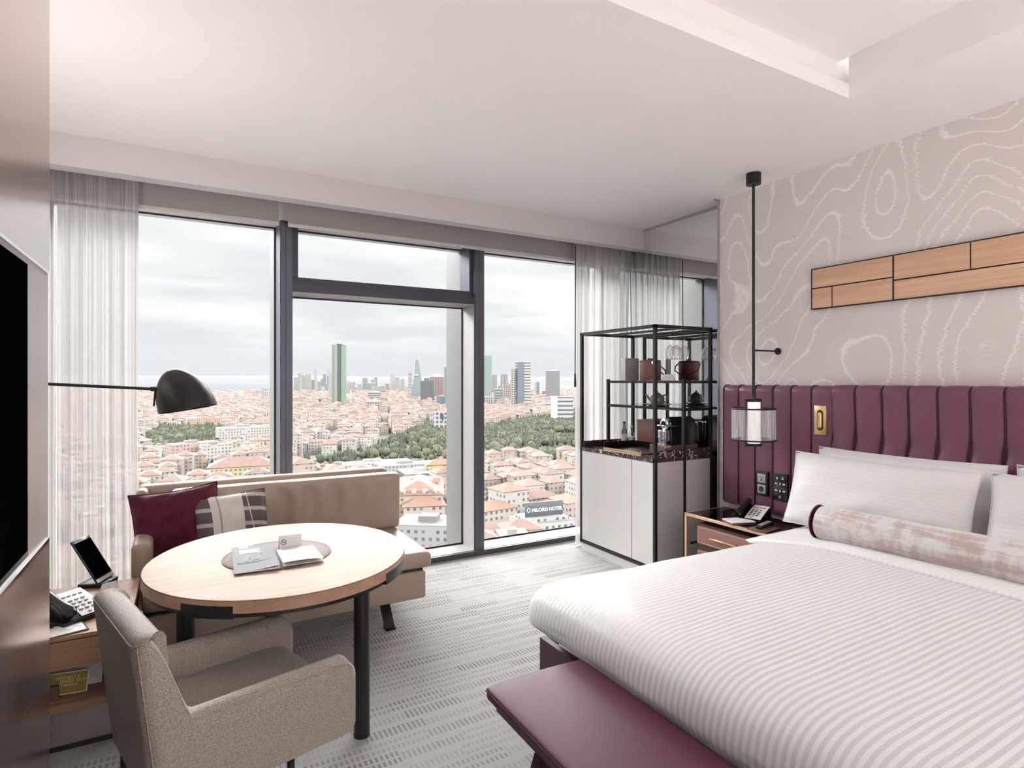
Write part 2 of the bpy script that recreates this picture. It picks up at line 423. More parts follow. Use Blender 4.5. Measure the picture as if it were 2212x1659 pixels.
# ------------------------------------------------------------------ the shell of the room
def struct(name, b, m, label, cat, parent=None, **kw):
    o = b.build(name, m, parent, **kw)
    if parent is None: tag(o, label, cat, kind='structure')
    return o
CEIL = 2.90
struct('floor', B().box(-.85, 3.9, -2.0, 4.78, -.12, 0), M['carpet'], 'pale grey carpet woven with rows of short charcoal dashes', 'floor', smooth=False)
b = B()
b.box(-.85, 3.9, 1.748, 4.95, CEIL, 3.25); b.box(-.85, 3.9, 1.696, 1.748, CEIL, 2.969)
b.box(2.873, 3.9, -2.0, 1.696, CEIL, 3.25); b.box(-.85, .85, -2.0, 1.696, CEIL, 3.25); b.box(.85, 2.873, -2.0, -1.35, CEIL, 3.25)
b.box(.85, 2.873, -1.35, 1.748, 3.104, 3.25)
struct('ceiling', b, M['ceiling'], 'warm white plaster ceiling with a recessed tray above the bed', 'ceiling', smooth=False)
struct('wall_right', B().box(3.62, 3.9, -2.0, 3.142, 0, CEIL), M['wallpaper'], 'taupe wallpaper with pale moire contour lines behind the bed', 'wall', smooth=False)
struct('wall_right_recess', B().box(3.735, 3.9, 3.142, 4.95, 0, CEIL), M['wall'], 'plain wall return that carries the tall mirror by the window', 'wall', smooth=False)
struct('wall_left', B().box(-.95, -.75, -2.0, 4.95, 0, CEIL), M['wall'], 'plain side wall behind the low desk and media panels', 'wall', smooth=False)
struct('wall_back', B().box(-.85, 3.9, -2.15, -2.0, 0, 3.25), M['backwall'], 'grey painted wall behind the viewer opposite the windows', 'wall', smooth=False)
struct('wall_front', B().box(-.75, 3.735, 4.50, 4.86, 2.66, CEIL).box(-.75, 3.735, 4.50, 4.86, -.12, 0), M['wall'], 'wall band over and under the tall windows', 'wall', smooth=False)
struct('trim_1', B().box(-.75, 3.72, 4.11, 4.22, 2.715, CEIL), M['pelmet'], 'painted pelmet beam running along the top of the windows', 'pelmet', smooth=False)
struct('trim_2', B().box(3.60, 3.635, 3.142, 3.150, 0, CEIL - .006).box(3.56, 3.62, 3.142, 3.148, CEIL - .012, CEIL), M['alu'], 'thin metal edge trim at the end of the papered wall', 'trim', smooth=False)
# mirror leaning flush on the wall return
t = thing('wall_mirror', 'tall frameless mirror between the papered wall and the window curtain', 'mirror', (3.72, 3.15, 0))
B().box(0, .012, 0, 1.30, .0, 2.876).build('glass', M['mirror'], t, smooth=False)
B().box(-.004, .014, 0, 1.30, 2.876, 2.898).build('edge_trim', M['alu'], t, smooth=False)

# windows ------------------------------------------------------------------
GY = 4.74
MX = (.606, .691, 2.166, 2.259)
def mullion(nm, x0, x1, label, reveal):
    t = thing(nm, label, 'mullion', (x0, 4.5, 0), kind='structure')
    w = x1 - x0
    B().box(0, w, 0, .25, 0, 2.66).box(.006, w * .42, -.012, 0, 0.0, 2.66).box(w * .46, w - .004, -.006, 0, 0.0, 2.66).build('post', M['slate'], t, smooth=False)
    B().box(.004, w - .004, .26, .62, -.3, 2.9).build('fin', M['fin'], t, smooth=False)
    B().box(.0, w, .25, .26, 0, 2.66).build('gasket', M['rubber'], t, smooth=False)
    if reveal:
        B().box(-.004, 0, .004, .235, .045, 2.143).build('reveal_liner', M['alu'], t, smooth=False)
    return t
mullion('window_5_mullion', MX[0], MX[1], 'slate blue mullion post between the first and second window panes', False)
mullion('window_6_mullion', MX[2], MX[3], 'slate blue mullion post beside the casement, nearer the bar cabinet', True)
def window(nm, x0, x1, z0, z1, label, frame, mat=None, dark=True):
    t = thing(nm, label, 'window', (x0, GY, 0), kind='structure')
    w = x1 - x0
    B().box(.0, w, .0, .016, z0, z1).build('window_pane', M['pane'], t, smooth=False)
    f = B()
    e = .012
    f.box(0, e, -.006, .0, z0, z1).box(w - e, w, -.006, 0, z0, z1).box(0, w, -.006, 0, z0, z0 + e).box(0, w, -.006, 0, z1 - e, z1)
    f.build('gasket', M['rubber'], t, smooth=False)
    if frame: frame(w).build('window_frame', mat or M['slate'], t, smooth=False)
    return t
def lowframe(w): return B().box(0, w, -.235, .03, .0, .045)
window('window_1', -.75, .606, .045, 2.66, 'tall clear fixed window pane behind the sofa and reading lamp', lowframe, M['alu'])
window('window_2', .691, 2.162, .045, 2.144, 'wide clear casement window under the dark transom bar', lowframe, M['alu'])
window('window_3', .691, 2.166, 2.263, 2.66, 'shallow top light window above the dark transom bar',
       lambda w: B().box(0, .042, -.22, .0, 2.263, 2.66).box(w - .03, w, -.20, 0, 2.263, 2.66), M['slate2'])
window('window_4', 2.259, 3.735, .045, 2.66, 'tall clear window pane next to the bar cabinet curtain', lowframe, M['alu'])
t = thing('window_7_transom', 'dark slate transom bar between casement and top light', 'transom', (.691, 4.5, 0), kind='structure')
B().box(0, 1.475, 0, .25, 2.150, 2.212).box(0, 1.475, .035, .25, 2.212, 2.263).build('bar', M['slate2'], t, smooth=False)
B().box(0, 1.471, .004, .235, 2.143, 2.150).build('underside_liner', M['alu'], t, smooth=False)
struct('window_8_sill', B().box(-.75, 3.72, 4.478, 4.502, 0, .042), M['sill'], 'dark base strip where the carpet meets the windows', 'sill', smooth=False)

# roller blinds -------------------------------------------------------------
for x0, x1, lab in ((-.74, .587, 'short grey roller blind over the first window, partly behind the sheer curtain'), (.648, 3.70, 'long grey roller blind over the casement and bar side window')):
    t = thing('roller_blind', lab, 'blind', (x0, 4.42, 2.60))
    w = x1 - x0
    B().box(0, w, 0, .002, .028, .30).build('fabric', M['blind'], t, smooth=False)
    B().box(0, w, -.006, .008, 0, .028, .003).build('bottom_bar', M['blindbar'], t)
    B().cyl((0, .03, .255), (w, .03, .255), .034, n=16).build('roller', M['blindbar'], t)
t = thing('blind_wand', 'thin black pull wand hanging beside the curtain by the bar', 'wand', (3.055, 4.27, 1.44))
B().cyl((0, 0, .1), (.005, 0, 1.27), .0045).build('rod', M['black'], t)
B().cyl((0, 0, 0), (0, 0, .12), .011, .008).build('grip', M['black'], t)

# sheer curtains --------------------------------------------------------------
def curtain(x0, x1, label, folds, seed):
    rnd = random.Random(seed); ph = [rnd.uniform(0, 6.28) for _ in range(6)]
    def fn(u, v):
        x = x0 + (x1 - x0) * u; z = .012 + (2.86 - .012) * v
        d = .016 * math.sin(folds * 2 * PI * u + ph[0]) + .010 * math.sin(folds * 3.7 * PI * u + ph[1] + .3 * z) + .006 * math.sin(folds * 7.1 * PI * u + ph[2])
        sq = 1 - .02 * math.sin(1.2 * z + ph[3])
        return ((x - x0) * sq - (0.012 * math.sin(1.3 * z) * u), d * (1.15 - .12 * z), z)
    t = thing('sheer_curtain', label, 'curtain', (x0, 4.315, 0))
    B().grid(fn, int(60 * folds / 7) + 60, 12).build('drape', M['sheer'], t, angle=180)
    B().box(0, x1 - x0, -.008, .008, 2.862, 2.885).build('track', M['blindbar'], t, smooth=False)
curtain(-.70, -.246, 'sheer string curtain drawn back beside the media wall and reading lamp', 8, 3)
curtain(3.07, 3.716, 'sheer string curtain behind the black bar shelving', 9, 5)

# media wall ------------------------------------------------------------------
t = thing('media_wall', 'brushed bronze media wall cladding that frames the television', 'wall panel', (-.40, 0, 0))
B().box(-.345, 0, -1.3, 2.503, 1.866, CEIL - .002).build('upper_panel', M['bronze'], t, smooth=False)
B().box(-.345, 0, -1.3, 2.503, .0, .958).build('lower_panel', M['bronze'], t, smooth=False)
B().box(-.345, -.004, -1.3, 2.503, .958, 1.866).build('inset_panel', M['linenpanel'], t, smooth=False)
B().box(-.012, .004, -1.3, 2.478, 1.857, 1.866).build('upper_trim', M['chrome'], t, smooth=False)
B().box(-.012, .004, -1.3, 2.478, .958, .970).build('lower_trim', M['chrome'], t, smooth=False)
t = thing('television', 'flat black television set into the bronze media wall', 'television', (-.3995, 1.48, 1.40))
B().box(-.004, .010, -.66, .66, -.405, .44, .004).build('bezel', M['blackgloss'], t)
B().box(.0095, .0112, -.64, .64, -.385, .43).build('screen', M['screen'], t, smooth=False)

# wood slat artwork on the papered wall ------------------------------------------
t = thing('wood_artwork', 'long oak panel artwork with black dividing strips above the headboard', 'artwork', (3.60, 1.2, 2.0975))
Y0, Y1 = 1.172, -1.02
f = B()
zb, zt = -.1335, .1335; e = .006
f.box(-.004, .02, Y1, Y0, zt - e, zt).box(-.004, .02, Y1, Y0, zb, zb + e).box(-.004, .02, Y0 - e, Y0, zb, zt).box(-.004, .02, Y1, Y1 + e, zb, zt)
ym = 1.864 - 1.2
f.box(-.003, .02, ym - .004, ym + .004, zb, zt)
f.build('frame', M['black'], t, smooth=False)
B().box(.006, .02, Y1, Y0, zb, zt).build('backing', M['black'], t, smooth=False)
g = .004
def plank(ya, yb, za, zc): B().box(-.0015, .012, ya + g, yb - g, za + g, zc - g, .001, 1).build('plank', M['art_oak'], t)
plank(ym, Y0, .0035, zt); plank(ym, 1.033, zb, .0035); plank(1.033, Y0, zb, .0035)
plank(.283, ym, -.0155, zt); plank(-.55, .283, -.0155, zt); plank(-.25, ym, zb, -.0155); plank(Y1, -.55, -.0155, zt); plank(Y1, -.25, zb, -.0155)
# ------------------------------------------------------------------ headboard with leather channels
t = thing('headboard', 'plum leather channelled headboard on the papered wall', 'headboard', (3.62, 3.04, 0))
edges = [3.038, 2.903, 2.761, 2.618, 2.481, 2.335, 2.195, 2.052, 1.896, 1.754, 1.609, 1.46, 1.314, 1.165, 1.015, .865, .715, .565, .415, .265]
for i in range(len(edges) - 1):
    y0, y1 = edges[i + 1] - 3.04, edges[i] - 3.04
    main = i >= 6
    D = .078 if not main else .088
    zb = .585; zt = 1.462 + (.004 if main else 0)
    def sec(u, v, y0=y0, y1=y1, D=D, zb=zb, zt=zt, main=main):
        # v runs up the face then over the top back to the wall
        L1 = zt - .035 - zb; L2 = .055; L3 = D - .035
        s = v * (L1 + L2 + L3)
        if s < L1: x, z, nx, nz = -D, zb + s, -1, 0
        elif s < L1 + L2:
            a = (s - L1) / L2 * PI / 2; x = -D + .035 * (1 - math.cos(a)); z = zt - .035 + .035 * math.sin(a); nx, nz = -math.cos(a), math.sin(a)
        else: x, z, nx, nz = -D + .035 + (s - L1 - L2), zt, 0, 1
        w = 2 * u - 1
        bulge = (.007 if not main else .012) * (1 - abs(w) ** 2.6)
        sk = 0
        if main:
            dz = (z - 1.125)
            pinch = math.exp(-(dz / .055) ** 2)
            bulge += .010 * math.exp(-((dz + .10) / .09) ** 2) * (1 - w * w) - .012 * pinch * (.35 + .65 * abs(w) ** 1.5)
            sk = .007 * math.tanh(-dz / .05) * (1 if z < 1.4 else .3)
        if s < .03: bulge *= s / .03
        return (x + nx * bulge, y0 + (y1 - y0) * (u * .99 + .005) + sk, z + nz * bulge * .5)
    B().grid(sec, 13, 44, flip=True).build('channel', M['plum'], t, angle=180)
b = B()
for i, e in enumerate(edges):
    D = .0795 if i < 7 else .0895
    y = e - 3.04
    pts = [(-D, y, .60), (-D, y, 1.0), (-D, y, 1.25), (-D, y, 1.42)] + [(-D + .035 * (1 - math.cos(a)), y, 1.428 + .036 * math.sin(a)) for a in (.4, .9, 1.3, 1.57)] + [(-.01, y, 1.464)]
    if i >= 6: pts = [(p[0], y + .007 * math.tanh(-(p[2] - 1.125) / .05) * (1 if p[2] < 1.4 else .3), p[2]) for p in [(-D, y, .6), (-D, y, .9), (-D, y, 1.05), (-D, y, 1.1), (-D, y, 1.15), (-D, y, 1.2)] + pts[2:]]
    b.tube(pts, .0052, 6)
b.build('seam_piping', M['plum_dark'], t, angle=180)
B().box(-.068, -.0, .263 - 3.04, -.003, .59, 1.445, .004).build('backing', M['plum_dark'], t)
B().box(-.006, 0, .26 - 3.04, .012, .50, .60).build('lower_trim', M['pelmet'], t, smooth=False)

t = thing('recessed_reading_light', 'brass plate reading light set in the headboard above the pillows', 'reading light', (3.535, 2.263, 1.246))
def cap(r, h, n=10):  # a slot outline
    return [(r * math.cos(a), h + r * math.sin(a)) for a in [PI * i / n for i in range(n + 1)]] + [(r * math.cos(a), -h + r * math.sin(a)) for a in [PI + PI * i / n for i in range(n + 1)]]
MX90 = Matrix(((0, 0, 1, 0), (1, 0, 0, 0), (0, 1, 0, 0), (0, 0, 0, 1)))   # local x,y -> world y,z ; z -> world x
B().box(-.012, .006, -.040, .040, -.092, .092, .002).build('face_plate', M['brass'], t)
B(MX90).prism(cap(.019, .045), -.0135, -.011).build('recess', M['bronze_dark'], t, smooth=False)
B(MX90).prism(cap(.021, .045), -.0128, -.011).build('recess_rim', M['bronze_dark'], t, smooth=False)
B().rblock(-.027, -.006, -.013, .013, -.052, .052, (.009, .012, .013), (2, 2, 4)).build('swivel_lamp', M['brass'], t)

t = thing('power_socket', 'grey double power socket plate beside the switch panel, on the headboard', 'socket', (3.535, 2.689, .778))
B().box(-.018, .004, -.048, .048, -.084, .084, .003).build('cover_plate', M['steel'], t)
for dz in (.037, -.037):
    s = B().box(-.021, -.017, -.032, .032, dz - .031, dz + .031, .002).build('socket_insert', M['greybtn'], t)
    h = B()
    if dz > 0: h.box(-.0222, -.0205, -.016, -.006, dz + .008, dz + .013).box(-.0222, -.0205, .006, .016, dz + .008, dz + .013).box(-.0222, -.0205, -.003, .003, dz - .018, dz + .002)
    else: h.add([(-.0222, .021 * math.cos(2 * PI * i / 20), dz + .021 * math.sin(2 * PI * i / 20)) for i in range(20)], [tuple(range(20))[::-1]])
    h.build('socket_holes', M['rubber'], s, smooth=False)
t = thing('switch_panel', 'black light switch panel with pale icons next to the pillow', 'switch panel', (3.535, 2.549, .774))
B().box(-.012, .004, -.056, .056, .003, .093, .002).box(-.012, .004, -.056, .056, -.093, -.003, .002).build('cover_plate', M['blackgloss'], t)
for (y, z, k) in ((.022, .058, 0), (-.02, .06, 1), (.03, .022, 2), (0, .022, 0), (-.03, .022, 3), (.03, -.026, 2), (0, -.026, 0), (-.03, -.026, 3), (0, -.066, 1)):
    b = B()
    if k == 1: b.tube([(-.0125, y + .007 * math.cos(a), z + .007 * math.sin(a)) for a in [2 * PI * i / 12 for i in range(12)]], .0016, 5, True)
    elif k == 0: b.box(-.013, -.0118, y - .005, y + .005, z - .007, z - .001).box(-.013, -.0118, y - .005, y + .005, z + .001, z + .007)
    elif k == 2: b.box(-.013, -.0118, y - .009, y + .009, z - .003, z + .002).box(-.013, -.0118, y - .006, y + .006, z + .003, z + .007)
    else: b.box(-.013, -.0118, y - .008, y + .008, z - .004, z + .005)
    b.build('icon', M['white'], t, smooth=False)

# ------------------------------------------------------------------ bed
t = thing('bed', 'king size bed base wrapped in dark plum leather', 'bed', (2.4, 1.2, 0))
fy0, fy1 = -1.02, 1.034
B().box(-1.0, -.965, fy0, fy1, .06, .341, .006).build('footboard', M['plum_dark'], t)
for y in (fy0, fy1 - .035): B().box(-.965, 1.12, y, y + .035, .06, .335, .006).build('side_rail', M['plum_dark'], t)
B().rblock(-.95, 1.10, fy0 + .05, fy1 - .05, .10, .40, (.05, .05, .05)).build('mattress', M['sheet'], t)
for x in (-.9, 1.0):
    for y in (-.9, .9): B().box(x - .03, x + .03, y - .03, y + .03, 0, .062).build('leg', M['black'], t, smooth=False)

def duv(p):
    x, y, z = p
    n = mnoise.noise(Vector((x * 1.6, y * 1.9, 3.1))); n2 = mnoise.noise(Vector((x * 5, y * 4.2, 9)))
    if z > .5: z += (.013 * n + .004 * n2) * min(1, (z - .5) / .1) + .018 * math.exp(-((y - 1.2) / .9) ** 2) * min(1, max(0, (x - 1.5) / .8))
    else: x += .008 * n2
    lo = max(0, min(1, (.50 - z) / .15))
    x += .075 * lo * lo if p.x < 1.6 else 0
    if p.y > 2.0: y -= .05 * lo * lo
    # the far foot corner sags and rounds
    c = math.exp(-(((p.x - 1.30) / .30) ** 2 + ((p.y - 2.28) / .30) ** 2))
    z -= .035 * c if z > .45 else 0
    if z > .5 and y > 1.6: z -= .055 * min(1, (y - 1.6) / .6) ** 2 * min(1, max(0, (x - 1.3) / .6))
    return Vector((x, y, z))
t = thing('duvet', 'puffy white duvet with fine woven stripes spread over the bed', 'duvet', (0, 0, 0))
B().rblock(1.300, 3.28, .17, 2.275, .345, .645, (.17, .15, .13), (26, 26, 4), duv).build('cover', M['duvet'], t, angle=180)
def shf(p):
    q = duv(Vector((p.x, p.y, .645)))
    return Vector((p.x, p.y, p.z + (q.z - .645)))
t = thing('folded_top_sheet', 'folded back white sheet border between duvet and bolster', 'sheet', (0, 0, 0))
B().rblock(2.775, 3.36, .175, 2.235, .635, .662, (.012, .10, .012), (10, 24, 1), shf).build('sheet_fold', M['sheet'], t, angle=180)

def pillow(name, label, cat, w, h, th, mat, loc, rot, group=None, corner=.07, seed=0, pinch=1.0, n=26, seam=True, piping=None, crumple=0.0):
    """a stuffed cushion standing on its long edge: local x across, z up, y through; base at the lower edge"""
    t = thing(name, label, cat, loc, 0, group); t.rotation_euler = rot
    def side(sg):
        def fn(u, v):
            a, c = 2 * u - 1, 2 * v - 1
            k = (1 - abs(a) ** 3.2) * (1 - abs(c) ** 3.2)
            d = th / 2 * max(k, 0) ** .52
            px = a * w / 2 * (1 - corner * (1 - c * c) * .55 * pinch); pz = c * h / 2 * (1 - corner * (1 - a * a) * .75 * pinch)
            nn = mnoise.noise(Vector((a * 2.1 + seed, c * 2.1, sg))) * .013 + mnoise.noise(Vector((a * 5 + seed, c * 5, sg * 3))) * .005
            nn += crumple * (math.sin(9 * a - 7 * c + 3 * mnoise.noise(Vector((a * 2, c * 2, seed)))) * .5 + mnoise.noise(Vector((a * 4.5, c * 3.2, seed + 2)))) * (1 - .5 * k)
            return (px, sg * (d + nn * (k > 0) * min(1, k * 3)), pz + h / 2)
        return fn
    b = B(); b.grid(side(-1), n, n, flip=False); b.grid(side(1), n, n, flip=True)
    o = b.build('cushion_cover', mat, t, angle=180)
    if seam:
        pts = []
        for (a0, c0, a1, c1) in ((-1, -1, 1, -1), (1, -1, 1, 1), (1, 1, -1, 1), (-1, 1, -1, -1)):
            for i in range(14):
                a = a0 + (a1 - a0) * i / 14; c = c0 + (c1 - c0) * i / 14
                pts.append((a * w / 2 * (1 - corner * (1 - c * c) * .55 * pinch), 0, c * h / 2 * (1 - corner * (1 - a * a) * .75 * pinch) + h / 2))
        B().tube(pts, .004, 6, True).build('edge_seam', piping or mat, t, angle=180)
    return t
PI2 = PI / 2
pl = 'white striped pillows against the headboard'
# local +x -> world -Y so that the stripes run the long way
pillow('bed_pillow', 'white striped pillow at the back, on the window half of the bed', 'pillow', .96, .46, .20, M['pillow'], (3.40, 1.755, .630), (R(-9), 0, -PI2), pl, seed=1)
pillow('bed_pillow', 'large white striped pillow in front, beside the bedside telephone', 'pillow', .98, .44, .23, M['pillow'], (3.215, 1.815, .635), (R(-17), 0, -PI2), pl, seed=4)
pillow('bed_pillow', 'white striped pillow at the back, on the far half cut by the picture edge', 'pillow', .96, .46, .20, M['pillow'], (3.40, .76, .64), (R(-9), 0, -PI2), pl, seed=7)
pillow('bed_pillow', 'large white striped pillow in front, cut by the picture edge', 'pillow', .98, .44, .23, M['pillow'], (3.215, .80, .64), (R(-17), 0, -PI2), pl, seed=11)

t = thing('bolster', 'long cylindrical bolster cushion with brushed mauve and grey print', 'bolster', (2.985, 1.93, .738), R(2.0))
def bol(u, v):
    a = 2 * PI * v; L = 1.42; y = -L * u
    e = min(u, 1 - u) * L
    r = .093 * (min(1, (e / .03)) ** .25 if e < .03 else 1) + .0025 * mnoise.noise(Vector((y * 6, math.cos(a) * 2, math.sin(a) * 2)))
    return (r * math.cos(a), y, r * math.sin(a) * .97)
B().grid(bol, 60, 32, cv=True).build('cushion_cover', M['bolster'], t, angle=60)
for y in (0.0, -1.42):
    s = B(); s.add([(.0885 * math.cos(2 * PI * i / 32), y, .086 * math.sin(2 * PI * i / 32)) for i in range(32)] + [(0, y + (.012 if y == 0 else -.012), 0)], [(i, (i + 1) % 32, 32) for i in range(32)])
    s.build('end_cap', M['velvet'], t, angle=180)
    B().tube([(.091 * math.cos(2 * PI * i / 32), y - (.004 if y == 0 else -.004), .089 * math.sin(2 * PI * i / 32)) for i in range(32)], .003, 6, True).build('end_piping', M['brown_leather'], t, angle=180)

# ------------------------------------------------------------------ bench at the foot of the bed
t = thing('bench', 'long plum leather bench on dark bronze loop legs at the bed foot', 'bench', (1.108, 1.0, 0))
B().rblock(-.208, .206, -.80, .79, .402, .452, (.022, .022, .018), (8, 20, 2), lambda p: Vector((p.x, p.y, p.z + (.006 * (1 - (p.x / .21) ** 2) if p.z > .43 else 0)))).build('seat_pad', M['plum_bench'], t, angle=50)
B().tube([(-.2085, -.79, .437), (-.2085, .78, .437), (-.196, .7905, .437), (.196, .7905, .437)], .0022, 6).build('seat_stitching', M['plum_dark'], t)
B().box(-.185, .185, -.76, .75, .375, .404, .004).build('under_frame', M['plum_dark'], t)
for y in (.50, -.52):
    b = B()
    def loop(x0, x1, z1, r, n=8): return [(x0, 0.0), (x0, z1 - r)] + [(x0 + r - r * math.cos(a), z1 - r + r * math.sin(a)) for a in [PI / 2 * i / n for i in range(1, n + 1)]] + [(x1 - r + r * math.sin(a), z1 - r + r * math.cos(a)) for a in [PI / 2 * i / n for i in range(n)]] + [(x1, z1 - r), (x1, 0.0)]
    out = [(-.19, .0), (-.19, .30)] + [(-.19 - 0, .30)] + [(-.15 - .04 * math.cos(a) , .30 + .075 * math.sin(a)) for a in [PI / 2 * i / 8 for i in range(1, 9)]] + [(.15 + .04 * math.sin(a), .30 + .075 * math.cos(a)) for a in [PI / 2 * i / 8 for i in range(9)]] + [(.19, 0.0)]
    inn = loop(-.155, .155, .335, .06)
    vs = []; fs = []
    po = out; pi_ = inn
    m = min(len(po), len(pi_))
    def rs(p, m=28):
        d = [0]
        for a, c in zip(p, p[1:]): d.append(d[-1] + math.hypot(c[0] - a[0], c[1] - a[1]))
        o = []
        for i in range(m):
            s_ = d[-1] * i / (m - 1); j = max(k for k in range(len(d)) if d[k] <= s_ + 1e-9); j = min(j, len(p) - 2)
            f = (s_ - d[j]) / max(d[j + 1] - d[j], 1e-9); o.append((p[j][0] + (p[j + 1][0] - p[j][0]) * f, p[j][1] + (p[j + 1][1] - p[j][1]) * f))
        return o
    po, pi_ = rs(po), rs(pi_)
    for yy in (y - .018, y + .018): vs += [(p[0], yy, p[1]) for p in po] + [(p[0], yy, p[1]) for p in pi_]
    for i in range(27):
        fs += [(i, i + 1, 28 + i + 1, 28 + i), (56 + i, 84 + i, 84 + i + 1, 56 + i + 1), (i, 56 + i, 56 + i + 1, i + 1), (28 + i, 28 + i + 1, 84 + i + 1, 84 + i)]
    fs += [(0, 28, 84, 56), (27, 83, 111, 55)]
    b.add(vs, fs).build('leg', M['plum_dark'], t)
    B().tube([(p[0] * .985, y + .0185, p[1] - .004) for p in pi_], .003, 6).build('leg_trim', M['bronze_dark'], t)

# ------------------------------------------------------------------ bedside table and what stands on it
t = thing('nightstand', 'bedside table with gold frame, smoked glass top and mauve oak drawers', 'nightstand', (3.12, 2.68, 0))
d, w, H = .40, .335, .555
for x in (0, d):
    for y in (-w, w): B().box(x, x + .02, y - .01, y + .01, 0, H - .018, .002, 1).build('leg', M['gold_edge'], t)
f = B()
f.box(0, d + .02, w - .01, w + .01, H - .02, H, .002, 1).box(0, d + .02, -w - .01, -w + .01, H - .02, H, .002, 1).box(0, .02, -w, w, H - .02, H, .002, 1).box(d, d + .02, -w, w, H - .02, H, .002, 1)
f.build('top_frame', M['gold_edge'], t)
B().box(.018, d + .002, -w + .008, w - .008, H - .006, H + .001).build('glass_top', M['topglass'], t, smooth=False)
B().box(.045, d, -w + .045, w - .085, .155, .495).build('carcass', M['darkwood'], t, smooth=False)
for z0 in (.355, .185):
    dr = B().box(.03, .05, -w + .04, w - .08, z0, z0 + .125, .002, 1).build('drawer', M['nightwood'], t)
    e = B(); y0, y1 = -w + .048, w - .088; z1 = z0 + .125
    for q in ((y0, y1, z1 - .011, z1 - .008), (y0, y1, z0 + .008, z0 + .011), (y0, y0 + .003, z0 + .008, z1 - .008), (y1 - .003, y1, z0 + .008, z1 - .008)): e.box(.0285, .031, *q)
    e.build('inlay', M['gold_edge'], dr, smooth=False)
    B().box(.008, .03, -.09, .13, z0 + .055, z0 + .066, .002, 1).build('handle', M['brass'], dr)
for y in (w - .035, -w + .02): B().box(.01, d + .01, y, y + .01, .335, .35).build('side_rail', M['bronze_dark'], t, smooth=False)

def telephone(label, loc, rot, plate, size=1.0):
    t = thing('telephone', label, 'telephone', loc, rot)
    t.scale = (size,) * 3
    # local: x to the right of the user, y away from the user, front edge at y=-.1
    def prof(y): return .018 + .062 * max(0, (y + .10) / .2) ** .8
    def top(u, v):
        x = -.09 + .18 * u; y = -.10 + .20 * v
        return (x, y, prof(y))
    b = B(); n = 12
    L = [(-.10 + .20 * i / n) for i in range(n + 1)]
    vs = [(x, y, prof(y)) for x in (-.09, .09) for y in L] + [(x, y, 0) for x in (-.09, .09) for y in L]
    m = n + 1; fs = []
    for i in range(n):
        fs += [(i, m + i, m + i + 1, i + 1), (2 * m + i, 2 * m + i + 1, 3 * m + i + 1, 3 * m + i), (i, i + 1, 2 * m + i + 1, 2 * m + i), (m + i, 3 * m + i, 3 * m + i + 1, m + i + 1)]
    fs += [(0, 2 * m, 3 * m, m), (n, m + n, 3 * m + n, 2 * m + n)]
    b.add(vs, fs).build('base', M['blackgloss'], t, angle=30)
    fp = B().grid(lambda u, v: (-.018 + .104 * u, -.094 + .188 * v, prof(-.094 + .188 * v) + .0025), 2, 12)
    fpo = fp.build('face_plate', plate, t)
    for r in range(5):
        for c in range(3 if r < 4 else 4):
            y = -.055 + .024 * r; x = .002 + .024 * c
            if r == 4: y += .012; x = -.004 + .022 * c
            z = prof(y) + .002
            B().box(x - .007, x + .007, y - (.006 if r < 4 else .003), y + (.006 if r < 4 else .003), z, z + .004, .001, 1).build('key', M['greybtn'] if plate is M['silver'] else M['blackgloss'], t)
    B().box(.015, .027, -.083, -.077, .028, .032).build('message_light', M['red'], t, smooth=False)
    pts = [(-.058, -.098, .045), (-.058, -.085, .052), (-.058, -.05, .066), (-.058, 0, .08), (-.058, .05, .094), (-.058, .085, .102), (-.058, .10, .098)]
    B().tube(pts, [.020, .026, .019, .017, .019, .026, .020], 10).build('handset', M['blackgloss'], t, angle=60)
    co = [(-.10 - .012 + .009 * math.cos(i * .9), -.07 + .10 * i / 90, .016 + .009 * math.sin(i * .9)) for i in range(90)]
    B().tube(co, .0022, 5).build('coiled_cord', M['rubber'], t, angle=180)
    return t
telephone('black telephone with white keypad plate on the bedside table', (3.365, 2.645, .5565), R(-72), M['white'], 1.0)
t = thing('notepad', 'white notepad with plum edge on the bedside table', 'notepad', (3.205, 2.625, .5565), R(-20))
B().box(-.085, .085, -.065, .065, 0, .012, .001, 1).build('cover', M['plum'], t)
B().box(-.083, .083, -.063, .063, .012, .018).build('paper_block', M['white'], t, smooth=False)
t = thing('leather_coaster', 'flat mauve leather pad under the remote control', 'pad', (3.20, 2.43, .5565), R(8))
B().box(-.09, .09, -.062, .062, 0, .008, .002).build('pad', M['brown_leather'], t)
t = thing('remote_control', 'black remote control lying on the mauve leather pad', 'remote control', (3.235, 2.452, .5645), R(15))
B().rblock(-.10, .10, -.022, .022, 0, .02, (.015, .012, .008), (6, 2, 1)).build('body', M['blackgloss'], t)
for i in range(8):
    for j in range(3): B().box(-.075 + .02 * i, -.064 + .02 * i, -.014 + .0105 * j, -.007 + .0105 * j, .0195, .0222).build('key', M['greybtn'], t, smooth=False)
